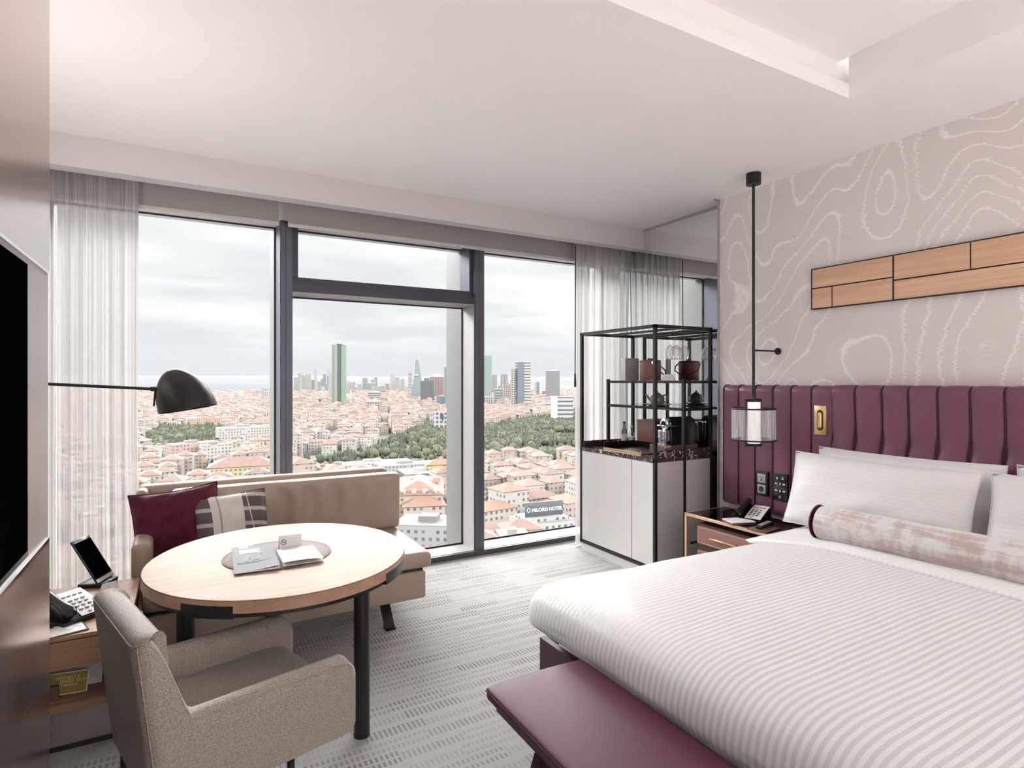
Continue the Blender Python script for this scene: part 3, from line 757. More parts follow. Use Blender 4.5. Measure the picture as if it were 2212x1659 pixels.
# ------------------------------------------------------------------ sofa by the window
t = thing('sofa', 'low taupe leather sofa with wide back standing before the windows', 'sofa', (.55, 3.85, 0))
L = M['taupe_leather']
B().rblock(-.735, .755, -.45, .42, .155, .325, (.015, .015, .015), (8, 6, 2)).build('base', L, t, angle=50)
B().box(-.715, .74, -.43, .40, .322, .345).build('shadow_gap', M['rubber'], t, smooth=False)
def seatf(p):
    n = mnoise.noise(p * 2.2) * .006
    return Vector((p.x, p.y, p.z + (n + .014 * (1 - (p.x / .78) ** 2) * (1 - ((p.y + .05) / .5) ** 2) if p.z > .4 else 0)))
B().rblock(-.735, .79, -.475, .30, .343, .445, (.03, .04, .035), (18, 10, 2), seatf).build('seat_cushion', L, t, angle=60)
def wr(p):
    z = p.z
    if p.y < .24:
        f = max(0, min(1, (z - .46) / .1)) * max(0, min(1, (.83 - z) / .08))
        w = .016 * math.sin(p.x * 34 + 2.2 * math.sin(z * 7) + p.x * p.x * 9) * math.exp(-((p.x - .15) / .42) ** 2) + .006 * mnoise.noise(Vector((p.x * 9, z * 3, 1)))
        return Vector((p.x, p.y - f * w - .03 * (z - .44), z + .006 * mnoise.noise(Vector((p.x * 3, 0, 2))) * (z > .8)))
    return Vector((p.x, p.y - .03 * (z - .44), z))
B().rblock(-.62, .805, .185, .315, .440, .838, (.035, .04, .035), (70, 3, 26), wr).build('back_cushion', L, t, angle=60)
B().rblock(-.80, .765, .325, .455, .15, .858, (.045, .05, .045), (12, 3, 8)).build('back_shell', L, t, angle=60)
B().rblock(-.80, -.737, .20, .335, .56, .852, (.028, .03, .03), (2, 3, 6)).build('back_wing', L, t, angle=60)
B().rblock(-.795, -.70, -.20, .34, .30, .632, (.03, .025, .03), (3, 8, 4)).build('armrest', L, t, angle=60)
for x in (-.60, .53):
    b = B()
    b.add([(x - .03, -.30, .16), (x + .03, -.30, .16), (x + .03, -.27, .16), (x - .03, -.27, .16), (x - .028, -.44, .012), (x + .028, -.44, .012), (x + .028, -.41, .012), (x - .028, -.41, .012)],
          [(0, 1, 5, 4), (1, 2, 6, 5), (2, 3, 7, 6), (3, 0, 4, 7), (0, 3, 2, 1), (4, 5, 6, 7)])
    b.box(x - .03, x + .03, -.455, -.395, 0, .013)
    b.build('leg', M['black'], t, smooth=False)
    b = B().box(x - .03, x + .03, .30, .34, 0, .16); b.build('leg', M['black'], t, smooth=False)

pillow('throw_pillow', 'burgundy velvet cushion leaning in the sofa corner', 'cushion', .46, .42, .17, M['velvet'], (-.012, 3.90, .452), (R(-13), R(-5), R(3)), seed=2, corner=.10, pinch=1.25, n=44, crumple=.016)
pillow('throw_pillow', 'charcoal and cream woven cushion with horizontal bars on the sofa', 'cushion', .40, .38, .15, M['cushion'], (.262, 3.80, .455), (R(-19), R(-5), R(-3)), seed=9, corner=.08, n=30, crumple=.004)

# ------------------------------------------------------------------ oval dining table
TX, TY, TZ = .395, 2.863, .70
t = thing('table', 'round oak topped table with black steel rim and tubular legs', 'table', (TX, TY, 0))
RX, RY = .552, .584
def ell(k, n=96, dr=0.0): return [((RX + dr) * k * math.cos(2 * PI * i / n), (RY + dr) * k * math.sin(2 * PI * i / n)) for i in range(n)]
def loft(b, rings, cap0=True, cap1=True):
    n = len(rings[0]); vs = [p for r in rings for p in r]; fs = []
    for j in range(len(rings) - 1): fs += [(j * n + i, j * n + (i + 1) % n, (j + 1) * n + (i + 1) % n, (j + 1) * n + i) for i in range(n)]
    if cap0: fs.append(tuple(range(n))[::-1])
    if cap1: fs.append(tuple(range((len(rings) - 1) * n, len(rings) * n)))
    return b.add(vs, fs)
lift = lambda p, z: [(x, y, z) for x, y in p]
loft(B(), [lift(ell(1, dr=-.002), TZ - .0035), lift(ell(1, dr=-.001), TZ - .001), lift(ell(1, dr=-.003), TZ)], True, True).build('table_top', M['oak'], t, angle=25)
loft(B(), [lift(ell(1, dr=-.004), TZ - .050), lift(ell(1), TZ - .048), lift(ell(1), TZ - .0035)], True, False).build('edge_band', M['oak_edge'], t, angle=30)
loft(B(), [lift(ell(1, dr=-.045), TZ - .068), lift(ell(1, dr=-.010), TZ - .066), lift(ell(1, dr=-.010), TZ - .050)], True, False).build('steel_rim', M['steel'], t, angle=30)
def arc(a0, a1, dr, n=18): return [((RX + dr) * math.cos(a0 + (a1 - a0) * i / n), (RY + dr) * math.sin(a0 + (a1 - a0) * i / n)) for i in range(n + 1)]
for c, hw in ((-126.6, 10.7), (-38, 12.5), (90, 11)):
    a = arc(R(c - hw), R(c + hw), .0012); q = arc(R(c - hw), R(c + hw), -.02)[::-1]
    B().prism(a + q, TZ - .067, TZ - .021).build('steel_bracket', M['steel'], t, angle=30)
for (x, y) in ((.26, -.405), (-.39, -.215), (.02, .50)):
    B().cyl((x, y, 0.004), (x, y, TZ - .064), .0325, n=28).cyl((x, y, 0), (x, y, .012), .034, n=28).build('leg', M['black'], t)
B().box(-.352, -.12, -.205, -.185, .54, TZ - .066).build('modesty_plate', M['slate'], t, smooth=False)
def on_table(z=0.0): return TZ + z
t = thing('placemat', 'round brown leather mat in the middle of the oak table', 'placemat', (.375, 2.848, TZ + .0005))
B().lathe([(.228, 0), (.232, .001), (.232, .003), (.229, .0045), (0, .0045)], 72).build('leather', M['brown_leather'], t, angle=30)
B().tube([(.225 * math.cos(2 * PI * i / 90), .225 * math.sin(2 * PI * i / 90), .0046) for i in range(90)], .0009, 5, True).build('stitching', M['plum_dark'], t)
t = thing('brochure', 'grey brochure with a line drawn suspension bridge on the leather mat', 'brochure', (.274, 2.83, TZ + .0055), R(-2.5))
def quad(b, pts, z0, z1):
    n = len(pts); return b.add([(x, y, z0) for x, y in pts] + [(x, y, z1) for x, y in pts], [(i, (i + 1) % n, n + (i + 1) % n, n + i) for i in range(n)] + [tuple(range(n))[::-1], tuple(range(n, 2 * n))])
hw, hl = .0875, .205
B().box(-hw, hw, -hl, hl, 0, .001).build('back_cover', M['greycover'], t, smooth=False)
B().add([(-hw + .002, -hl + .002, .0012), (hw - .002, -hl + .002, .0012), (hw - .002, hl - .002, .0012), (-hw + .002, hl - .002, .0012), (-hw + .002, -hl + .002, .004), (hw - .002, -hl + .002, .008), (hw - .002, hl - .002, .004), (-hw + .002, hl - .002, .004)], [(0, 3, 2, 1), (4, 5, 6, 7), (0, 1, 5, 4), (1, 2, 6, 5), (2, 3, 7, 6), (3, 0, 4, 7)]).build('pages', M['white'], t, smooth=False)
def cov(u, v):
    x = -hw + 2 * hw * u; y = -hl + 2 * hl * v
    return (x, y, .0048 + .012 * u * u * (1 - v) ** 2)
c = B().grid(cov, 8, 10).build('front_cover', M['greycover'], t)
B().box(-.058, -.02, .165, .192, .0052, .0058).build('logo_patch', M['white'], t, smooth=False)
for i, ln in enumerate(('YOUR STAY WITH US', 'A GUIDE TO THE CITY', 'AND TO THE HOTEL')):
    pass
for i in range(4):
    B().box(-.058, .03 - .008 * (i % 3), .128 - .016 * i, .134 - .016 * i, .0054, .0058).build('printed_line', M['silver'], t, smooth=False)
pts = lambda q: [(x, y, .0066 + .004 * max(0, (x + hw) / .175) ** 2 * max(0, (.2 - y) / .4) ** 2) for x, y in q]
bt = B()
for q in (((-.07, -.075), (-.03, -.055), (-.022, -.005), (-.015, -.055), (.02, -.045), (.03, .035), (.034, .035), (.042, -.04), (.078, -.045)), ((-.072, -.082), (.0, -.075), (.08, -.055)), ((-.06, -.09), (.0, -.084), (.075, -.062)), ((.024, .03), (.040, .03))):
    bt.tube(pts(q), .0009, 4)
bt.build('bridge_drawing', M['white'], t)
t = thing('booklet', 'white booklet with printed pictures open on the leather mat', 'booklet', (.455, 2.769, TZ + .0055), R(-1))
B().box(-.083, .083, -.128, .128, 0, .002).build('back_page', M['white'], t, smooth=False)
def bk(u, v): return (-.083 + .166 * u, -.128 + .256 * v, .004 + .013 * (1 - v) * (1 - u * .3) + .004 * math.sin(PI * u))
B().grid(bk, 10, 8).build('front_page', M['white'], t)
bp = lambda u, v: tuple(Vector(bk(u, v)) + Vector((0, 0, .0008)))
for (u0, u1, v0, v1) in ((.08, .36, .10, .30), (.10, .34, .34, .50), (.38, .60, .30, .50), (.64, .70, .12, .52), (.74, .78, .14, .5), (.81, .93, .16, .5)):
    B().grid(lambda u, v: bp(u0 + (u1 - u0) * u, v0 + (v1 - v0) * v), 3, 3).build('printed_picture', M['paper2'], t, smooth=False)
t = thing('tent_card', 'folded white no smoking card standing behind the booklet', 'card', (.440, 2.935, TZ + .0055), R(-2))
b = B(); h = .058
b.add([(-.05, -.022, 0), (.05, -.022, 0), (.05, 0, h), (-.05, 0, h), (-.05, .022, 0), (.05, .022, 0)], [(0, 1, 2, 3), (3, 2, 5, 4)])
b.build('folded_card', M['white'], t, smooth=False)
fx = lambda x, q: (x, -.022 + .022 * q / h - .0006, q)
b = B().tube([fx(-.030 + .011 * math.cos(a), .030 + .011 * math.sin(a)) for a in [2 * PI * i / 20 for i in range(20)]], .0013, 5, True).tube([fx(-.037, .037), fx(-.023, .023)], .0011, 5).tube([fx(-.037, .030), fx(-.024, .030)], .0011, 5)
b.build('no_smoking_symbol', M['darktext'], t)
for i in range(4): B().add([fx(-.012, .042 - .007 * i), fx(.036 - .008 * (i % 2), .042 - .007 * i), fx(.036 - .008 * (i % 2), .044 - .007 * i), fx(-.012, .044 - .007 * i)], [(0, 1, 2, 3)]).build('printed_line', M['silver'], t, smooth=False)

# ------------------------------------------------------------------ tub armchair
CA = R(90 - 74.2)
t = thing('armchair', 'beige tub armchair in pebbled upholstery pulled up to the table', 'armchair', (0, 0, 0))
# place so that the front of the near arm (local x=.32, y=-.29) stands at (.52, 2.08)
fxv = Vector((math.cos(CA), math.sin(CA))); fyv = Vector((-math.sin(CA), math.cos(CA)))
org = Vector((.515, 2.05)) - fxv * .32 + fyv * .285
t.location = (org.x, org.y, 0); t.rotation_euler = (0, 0, CA)
ZB = .273
def plan(s, off):
    """U shaped plan, s in 0..1 from near arm front round the back to far arm front; off = inward offset"""
    rr = .045
    xf, xb, yw = .32, -.285, .285
    A = [(xf, -yw + off), (xb + rr, -yw + off)]
    pts = [(xf - (xf - xb - rr) * i / 46, -yw + off) for i in range(47)]
    r = max(rr - off, .006); cx = xb + rr; qx = xb + off + r; qy = yw - off - r
    for i in range(1, 10):
        a = -PI / 2 - PI / 2 * i / 10; pts.append((qx + r * math.cos(a), -qy + r * math.sin(a)))
    pts += [(xb + off, -qy + 2 * qy * i / 12) for i in range(13)]
    for i in range(1, 10):
        a = PI - PI / 2 * i / 10; pts.append((qx + r * math.cos(a), qy + r * math.sin(a)))
    pts += [(cx + (xf - cx) * i / 46, yw - off) for i in range(47)]
    return pts
def topz(x):
    s = max(0, min(1, (-.170 - x) / .075)); s = s * s * (3 - 2 * s)
    front = max(0, min(1, (x - .285) / .035))
    return .545 + .252 * s - .03 * front ** 2
TH = .074
po, pi_ = plan(0, 0), plan(0, TH)
npt = len(po)
def lean(p, z, k=1.0):
    w = max(0, min(1, (-.02 - p[0]) / .22))
    sp = 1 + .02 * (z - ZB)
    return (p[0] - k * .115 * (z - ZB) * w * w, p[1] * sp, z)
rings = []
for j in range(npt):
    o, q = po[j], pi_[j]; x = o[0]; zt = topz(x)
    r = TH / 2
    col = [lean((o[0], o[1]), ZB + (zt - r - ZB) * i / 7) for i in range(8)]
    # rounded rim
    for i in range(1, 8):
        a = PI * i / 8; f = .5 - .5 * math.cos(a)
        col.append(lean((o[0] + (q[0] - o[0]) * f, o[1] + (q[1] - o[1]) * f), zt - r + r * .8 * math.sin(a)))
    col += [lean((q[0], q[1]), zt - r - (zt - r - .30) * i / 6, .9) for i in range(7)]
    rings.append(col)
m = len(rings[0]); vs = [p for c in rings for p in c]; fs = []
for j in range(npt - 1): fs += [(j * m + i, j * m + i + 1, (j + 1) * m + i + 1, (j + 1) * m + i) for i in range(m - 1)]
bb = B().add(vs, [f[::-1] for f in fs])
# front ends of the arms and the underside
for j in (0, npt - 1):
    c = rings[j]; f = tuple(range(len(c)))
    cap_ = [Vector(p) for p in c]; ctr = sum(cap_, Vector()) / len(cap_)
    inset = [(p.lerp(ctr, .18) + Vector((.014, 0, 0))) for p in cap_]
    inset2 = [(p.lerp(ctr, .35) + Vector((.016, 0, 0))) for p in cap_]
    n0 = len(c); base = [tuple(p) for p in cap_ + inset + inset2]
    fc = [(i, (i + 1) % n0, n0 + (i + 1) % n0, n0 + i) for i in range(n0)] + [(n0 + i, n0 + (i + 1) % n0, 2 * n0 + (i + 1) % n0, 2 * n0 + i) for i in range(n0)] + [tuple(range(2 * n0, 3 * n0))]
    if j == 0: fc = [f_[::-1] for f_ in fc]
    bb.add(base, fc)
bot = [tuple(c[0]) for c in rings]; bb.add(bot, [tuple(range(len(bot)))])
sh = bb.build('shell', M['chair'], t, angle=62)
def off(p, d):
    return p
# seams: along the outer edge of the rim and down the rear corner
ctr = Vector((0, 0, 0))
def seam(idx, k, d=.0015):
    return [Vector(rings[j][k]) + Vector((rings[j][k][0] * 0, math.copysign(d, rings[j][k][1]) if abs(rings[j][k][1]) > .2 else 0, 0)) + (Vector((-d, 0, 0)) if rings[j][k][0] < -.2 else Vector()) for j in idx]
b = B(); b.tube(seam(range(0, npt), 8), .0022, 5); b.tube(seam(range(0, npt), 14, 0), .0018, 5)
b.tube([Vector(rings[51][k]) + Vector((-.001, -.001, 0)) for k in range(0, 9)], .002, 5)
b.tube([Vector(rings[npt - 52][k]) + Vector((-.001, .001, 0)) for k in range(0, 9)], .002, 5)
b.build('seam_piping', M['chair'], t, angle=180)
def seatp(p):
    f = max(0, (p.x - .20) / .13)
    return Vector((p.x, p.y, p.z + (.018 * (p.x + .1) - .035 * f * f + .010 * (1 - (p.y / .24) ** 2) if p.z > .33 else 0)))
B().rblock(-.225, .318, -.222, .222, .28, .428, (.05, .03, .035), (16, 12, 3), seatp).build('seat_cushion', M['chair'], t, angle=70)
for (x, y) in ((.13, -.21), (.13, .21), (-.25, -.24), (-.25, .24)):
    B().cyl((x * 1.03, y * 1.02, 0), (x, y, ZB + .005), .011, .013, 12).build('leg', M['black'], t)

# ------------------------------------------------------------------ low desk by the media wall
t = thing('low_desk', 'low walnut desk with open niche between media wall and sofa', 'desk', (-.20, 2.92, 0))
W, D2 = .548, .69
B().box(-W, 0, 0, D2, .452, .470, .002, 1).build('desk_top', M['walnut'], t)
B().box(-W, -.004, .0, .02, .337, .449, .0015, 1).build('drawer_front', M['walnut'], t)
B().box(-W, -.004, .02, D2, .335, .449).build('drawer_box', M['darkwood'], t, smooth=False)
B().box(-W, 0, .0, D2, .168, .198, .0015, 1).build('bottom_board', M['walnut'], t)
B().box(-.016, 0, .03, D2, .198, .337).build('side_panel', M['walnut'], t, smooth=False)
B().box(-W, -.016, .40, .42, .198, .337).build('niche_back', M['darkwood'], t, smooth=False)
for z in (.345, .375): B().box(0, .002, .05, D2 - .04, z, z + .003).build('side_inlay', M['gold_edge'], t, smooth=False)
B().box(-W, -.02, .03, D2 - .02, .02, .168).build('plinth', M['plinth'], t, smooth=False)
B().box(-W, -.018, .026, D2 - .02, 0, .02).build('plinth_foot', M['rubber'], t, smooth=False)
# things in the niche and on the desk
t = thing('leaflet_holder', 'brown leather pocket holding leaflets inside the desk niche', 'holder', (-.52, 2.975, .1985))
B().box(-.02, .075, 0, .012, 0, .055, .002, 1).build('pocket', M['brown_leather'], t)
t = thing('leaflet', 'olive leaflet with cream capitals standing in the desk niche', 'leaflet', (-.415, 3.002, .2005)); t.rotation_euler = (R(-12), R(4), 0)
B().box(-.085, .06, 0, .0015, 0, .086).build('sheet', M['white'], t, smooth=False)
B().box(-.082, .056, -.0006, 0, .004, .082).build('printed_face', M['olive'], t, smooth=False)
for i, (s, x) in enumerate((('HAD BUT A', -.05), ('SINGLE GLANCE', -.036), ('ISTANBUL.', -.044))):
    text(s, .0155, M['goldtext'], t, (x, -.0009, .060 - .0145 * i), (PI2, 0, 0), .0002)
t = thing('letter', 'large white letter sheet leaning behind the olive leaflet', 'paper', (-.41, 3.06, .1985)); t.rotation_euler = (R(-10), R(3), 0)
B().box(-.13, .10, 0, .0015, 0, .125).build('sheet', M['white'], t, smooth=False)
t = thing('folder', 'dark slate folder standing at the back of the desk niche', 'folder', (-.46, 3.10, .1985)); t.rotation_euler = (R(-8), 0, 0)
B().box(-.12, .12, 0, .004, 0, .105).build('cover', M['greycover'], t, smooth=False)
t = thing('stationery_folder', 'white stationery card on a brown folder at the desk edge', 'stationery', (-.425, 2.985, .4705), R(17))
B().box(-.115, .07, -.055, .075, 0, .004, .001, 1).build('folder', M['brown_leather'], t)
B().box(-.11, .062, -.05, .068, .004, .0055).build('card', M['white'], t, smooth=False)
sg = B(); sg.tube([(-.02 + .012 * i + .006 * math.sin(i * 2.1), .0 + .016 * math.sin(i * 1.7), .0058) for i in range(7)], .0007, 4); sg.build('script_mark', M['darktext'], t)
telephone('silver and black desk telephone beside the media wall', (-.425, 3.15, .4705), R(38), M['silver'], 1.05)
t = thing('tablet', 'black tablet computer leaning on its dock on the low desk', 'tablet', (-.345, 3.57, .4705), R(68)); 
fr = thing('tablet_body', None, None); fr.parent = t
B().box(-.075, .075, -.004, .004, 0, .245, .0035).build('case', M['blackgloss'], fr)
B().box(-.068, .068, -.0046, -.0038, .028, .228).build('screen', M['screen'], fr, smooth=False)
B().box(-.07, .07, -.0046, -.0038, .004, .022).build('control_bar', M['silver'], fr, smooth=False)
fr.rotation_euler = (R(-30), 0, 0); fr.location = (0, 0, .022)
B().box(-.06, .06, -.03, .10, 0, .022, .006).build('dock', M['steel'], t)
for o_ in (fr,): pass
t = thing('tissue_card', 'small folded white card beside the desk telephone', 'card', (-.315, 3.40, .4705), R(30))
B().add([(-.035, -.025, 0), (.035, -.025, 0), (.03, .0, .055), (-.03, .0, .055), (-.035, .03, 0), (.035, .03, 0)], [(0, 1, 2, 3), (3, 2, 5, 4), (0, 3, 4), (1, 5, 2)]).build('folded_card', M['white'], t, smooth=False)

# ------------------------------------------------------------------ swing arm reading lamp
t = thing('reading_lamp', 'black swing arm wall lamp with dome shade in front of the curtain', 'lamp', (-.75, 3.02, 1.50))
P0 = Vector((0, 0, 0)); P1 = Vector((-.094 + .75, 2.895 - 3.02, 1.462 - 1.50))
B().cyl((.002, 0, 0), (.022, 0, 0), .05, n=24).cyl((.02, 0, -.03), (.02, 0, .03), .012).build('wall_plate', M['black'], t)
B().cyl((.02, 0, 0), P1, .0065).build('arm', M['black'], t)
dd = (P1 - P0).normalized()
B().cyl(P1 - dd * .03, P1 + dd * .012, .0105).cyl(P1 + dd * .01, P1 + dd * .03, .006).build('swivel_joint', M['black'], t)
B().cyl(P1 + Vector((-.012, -.002, 0)), P1 + Vector((-.018, -.002, -.072)), .0038).build('switch_rod', M['black'], t)
Rv = Vector((CH, -SH, 0)); ax = (Vector((0, 0, 1)) * math.cos(R(10.3)) - Rv * math.sin(R(10.3))).normalized()
c0 = at_depth(407, 884, 2.53 ) 
q = ax.to_track_quat('Z', 'Y').to_matrix().to_4x4()
pr = [(.114 * max(0, 1 - (h / .180) ** 2.0) ** .56, h) for h in [.18 * (i / 24) ** .8 for i in range(25)]]
prin = [(max(r - .003, 0), max(h - .002, 0)) for r, h in pr]
o = B(Matrix.Translation(c0 - t.location) @ q)
n = 48; mm = len(pr)
allp = pr + prin[::-1]
skw = q.to_3x3().inverted() @ (-Rv)
vs = []; fs = []
for i in range(n):
    a = 2 * PI * i / n; vs += [Vector((r * math.cos(a), r * math.sin(a), h)) + skw * (.034 * (max(h, 0) / .18) ** 1.3) for r, h in allp]
k2 = len(allp)
for i in range(n):
    w2 = (i + 1) % n
    for j in range(k2): fs.append((i * k2 + j, w2 * k2 + j, w2 * k2 + (j + 1) % k2, i * k2 + (j + 1) % k2))
o.add(vs, fs).build('lamp_shade', M['black'], t, angle=50)
B(Matrix.Translation(c0 - t.location) @ q).lathe([(0, .04), (.022, .05), (.03, .075), (.022, .105), (.012, .13), (0, .135)], 20).build('bulb', M['opal'], t)
# ------------------------------------------------------------------ minibar cabinet under a black metal shelf frame
t = thing('bar_cabinet', 'pearl grey minibar cabinet inside tall black metal shelf frame', 'cabinet', (3.05, 3.248, 0))
W, D, H, CT = .942, .61, 1.918, .915
s = .0125
def post(x, y, z0, z1): B().box(x - s, x + s, y - s, y + s, z0, z1, .0015, 1).build('post', M['black'], t)
x0, x1, y0, y1 = s, D - s, s, W - s
post(x0, y0, .075, H); post(x0, y1, .075, H); post(x1, y1, .075, H); post(x1, y0, .075, H)
xs = .295 + s
post(xs, y0, .075, 1.51); post(xs, y1, CT, 1.51)
for z in (H - .025, .075):
    b = B().box(x0 - s, x1 + s, y0 - s, y0 + s, z, z + .025).box(x0 - s, x1 + s, y1 - s, y1 + s, z, z + .025).box(x0 - s, x0 + s, y0, y1, z, z + .025).box(x1 - s, x1 + s, y0, y1, z, z + .025)
    if z > 1: b.box(xs - s, xs + s, y0, y1, H - .022, H - .004)
    b.build('frame', M['black'], t, smooth=False)
for z, nm in ((1.498, 'upper_shelf'), (1.285, 'lower_shelf')):
    sh = B().box(xs, x1 + .05, y0, y1, z - .010, z).build(nm, M['shelfglass'], t, smooth=False)
    B().box(xs - s, xs + s, y0, y1, z - .022, z - .002).box(xs, x1, y0 - s, y0 + s, z - .022, z - .002).box(xs, x1, y1 - s, y1 + s, z - .022, z - .002).box(x1 - s, x1 + s, y0, y1, z - .022, z - .002).build('shelf_frame', M['black'], sh, smooth=False)
# glass rail
b = B()
for y in (.19, .235, .275, .32): b.tube([(xs, y, H - .035), (x1, y, H - .035)], .0032, 6)
for x in (xs + .06, x1 - .05):
    for y in (.19, .32): b.tube([(x, y, H - .02), (x, y, H - .036)], .003, 6)
b.build('glass_rail', M['black'], t)
B().box(.014, .600, .012, W - .012, .10, .885).build('body', M['lacquer'], t, smooth=False)
for ya, yb in ((.020, .262), (.268, W - .014)):
    B().box(.004, .020, ya, yb, .104, .880, .002, 1).build('door', M['lacquer'], t)
for ya, yb in ((.014, .305), (.311, .600)): B().box(ya, yb, .006, .014, .104, .880, .002, 1).build('end_panel', M['lacquer'], t)
B().box(.012, .600, .006, W - .006, 0, .078).build('plinth', M['lacquer'], t, smooth=False)
B().box(.0, .612, .004, W - .004, .885, CT, .0015, 1).build('counter', M['marble'], t)
B().box(.026, .60, .008, .022, CT, CT + .052).build('upstand', M['marble'], t, smooth=False); B().box(.026, .60, W - .04, W - .024, CT, CT + .052).build('upstand', M['marble'], t, smooth=False)
B().box(.022, .604, .006, .022, CT + .052, CT + .055).box(.600, .604, .006, .022, CT, CT + .052).build('upstand_trim', M['black'], t, smooth=False)
BX, BY = 3.05, 3.248

t = thing('serving_tray', 'black lacquer tray with pale wood front edges on the bar counter', 'tray', (3.10, 3.46, CT + .0005))
B().box(0, .33, 0, .46, 0, .008).build('base', M['darkwood'], t, smooth=False)
B().box(0, .33, .452, .46, .008, .062).box(.322, .33, 0, .452, .008, .062).build('rim', M['blackgloss'], t, smooth=False)
B().box(-.004, .004, 0, .46, .010, .018).box(-.004, .004, 0, .46, -.0, .006).box(.0, .006, -.003, .003, 0, .035).build('front_edge', M['gold_edge'], t, smooth=False)
t = thing('leather_box', 'square oxblood leather box on the bar counter beside the coffee machine', 'box', (3.575, 3.782, CT + .0005))
B().box(-.122, .122, -.118, .118, 0, .238, .004).build('body', M['oxblood'], t)
B().box(-.124, .124, -.12, .12, .224, .243, .003).build('lid', M['oxblood'], t)
B().cyl((0, 0, .243), (0, 0, .252), .006).build('knob', M['black'], t)
B().box(-.1235, -.121, -.112, -.107, .195, .214).build('lid_tab', M['black'], t, smooth=False)
t = thing('capsule_drawer', 'flat oxblood drawer box that carries the coffee machine', 'drawer', (3.47, 3.47, CT + .0005))
B().box(-.19, .17, -.088, .085, 0, .068, .003).build('body', M['oxblood'], t)
B().box(-.192, -.188, -.080, .078, .006, .062).build('drawer_front', M['brown_leather'], t, smooth=False)
B().box(-.192, -.13, -.090, -.086, .052, .07).build('corner_trim', M['silver'], t, smooth=False)
t = thing('coffee_machine', 'compact black and chrome capsule coffee machine on the oxblood drawer', 'coffee machine', (3.47, 3.455, CT + .069))
B(MX90).prism([( -.055, 0), (.055, 0), (.055, .15), (.04, .20), (.0, .222), (-.04, .20), (-.055, .15)], -.10, .16).build('body', M['blackgloss'], t, angle=30)
B(MX90).lathe([(.0, -.135), (.038, -.135), (.048, -.128), (.05, -.11), (.05, -.095)], 28, (0, .165, 0)).build('brew_head', M['chrome'], t)
B(MX90).lathe([(.0, -.1365), (.026, -.1365), (.028, -.134)], 24, (0, .165, 0)).build('brew_face', M['blackgloss'], t)
B().cyl((-.115, 0, .118), (-.115, 0, .14), .009).build('spout', M['chrome'], t)
B().box(-.155, -.095, -.045, .045, 0, .118, .004).build('drip_tank', M['chrome'], t)
gb = B()
for i in range(9): gb.box(-.157, -.1545, -.038, .038, .014 + .0105 * i, .019 + .0105 * i)
gb.build('tank_grille', M['rubber'], t, smooth=False)
B().tube([(-.02, -.062, .15), (-.10, -.066, .152), (-.16, -.060, .155), (-.178, 0, .157), (-.16, .060, .155), (-.10, .066, .152), (-.02, .062, .15)], .006, 8).build('lever', M['chrome'], t)
B().lathe([(.030, 0), (.032, .01), (.032, .165), (.028, .168)], 24, (.195, 0, 0)).build('water_tank', M['bottleglass'], t)
B().lathe([(.034, .165), (.035, .175), (.0, .178)], 24, (.195, 0, 0)).build('tank_lid', M['chrome'], t)
def bottle(label, x, y, h, mat, cap, band):
    t = thing('bottle', label, 'bottle', (x, y, CT + .0005))
    B().lathe([(0, 0), (.024, 0), (.026, .006), (.026, h * .55), (.022, h * .64), (.011, h * .76), (.010, h * .93)], 20).build('body', mat, t, angle=50)
    B().cyl((0, 0, h * .92), (0, 0, h), .0125, n=16).build('cap', cap, t)
    B().lathe([(.0265, h * .18), (.0266, h * .48)], 20).build('paper_label', band, t)
bottle('dark small bottle with white label behind the leather box', 3.44, 4.055, .215, M['bottleglass'], M['black'], M['white'])
bottle('small clear bottle with silver cap, closer to the leather box', 3.475, 4.00, .18, M['wineglass'], M['silver'], M['silver'])
# on the upper shelf
US = 1.4985
t = thing('menu_card', 'tall folded taupe menu card on the upper glass shelf', 'card', (3.50, 4.02, US), R(-24))
k = N('menu_card_print'); co = k.obj(); n1 = k.noise(k.vmul(co, (30, 30, 160)), 1.0, 3); n2 = k.step(co if False else k.xyz(co)[2], .09, .13)
M['menu'] = k.end(k.pr(k.mix(k.step(n1, .58, .66), (.36, .325, .31), (.60, .56, .54)), .6))
B().box(-.062, .062, -.002, .0, 0, .20).build('front_leaf', M['menu'], t, smooth=False)
B().add([(-.062, 0, 0), (-.062, 0, .20), (-.085, .06, .20), (-.085, .06, 0)], [(0, 1, 2, 3)]).build('back_leaf', M['white'], t, smooth=False)
t = thing('ice_bucket', 'oxblood leather ice bucket with dark lid on the upper glass shelf', 'ice bucket', (3.49, 3.775, US), R(-30))
B().lathe([(0, 0), (.088, 0), (.090, .004), (.090, .158), (.088, .162)], 40).build('body', M['oxblood'], t, angle=30)
B().lathe([(.091, .158), (.091, .168), (.082, .174), (.02, .178), (0, .178)], 40).build('lid', M['brown_leather'], t, angle=40)
B().cyl((0, 0, .176), (0, 0, .190), .024, n=20).build('lid_knob', M['bronze_dark'], t)
B().tube([(.0, -.093, .150), (.05, -.105, .13), (.10, -.10, .09), (.118, -.06, .06), (.122, 0, .05), (.118, .06, .06), (.10, .10, .09), (.05, .105, .13), (0, .093, .150)], .0055, 8).build('handle', M['brown_leather'], t)
for sy in (-1, 1): B().cyl((0, sy * .086, .150), (0, sy * .102, .150), .012).build('handle_stud', M['chrome'], t)
t = thing('tent_card', 'small white folded card on the upper glass shelf by the wine glasses', 'card', (3.475, 3.545, US), R(-62))
B().add([(-.055, -.022, 0), (.055, -.022, 0), (.035, 0, .052), (-.035, 0, .052), (-.055, .022, 0), (.055, .022, 0)], [(0, 1, 2, 3), (3, 2, 5, 4), (0, 3, 4), (1, 5, 2)]).build('folded_card', M['white'], t, smooth=False)
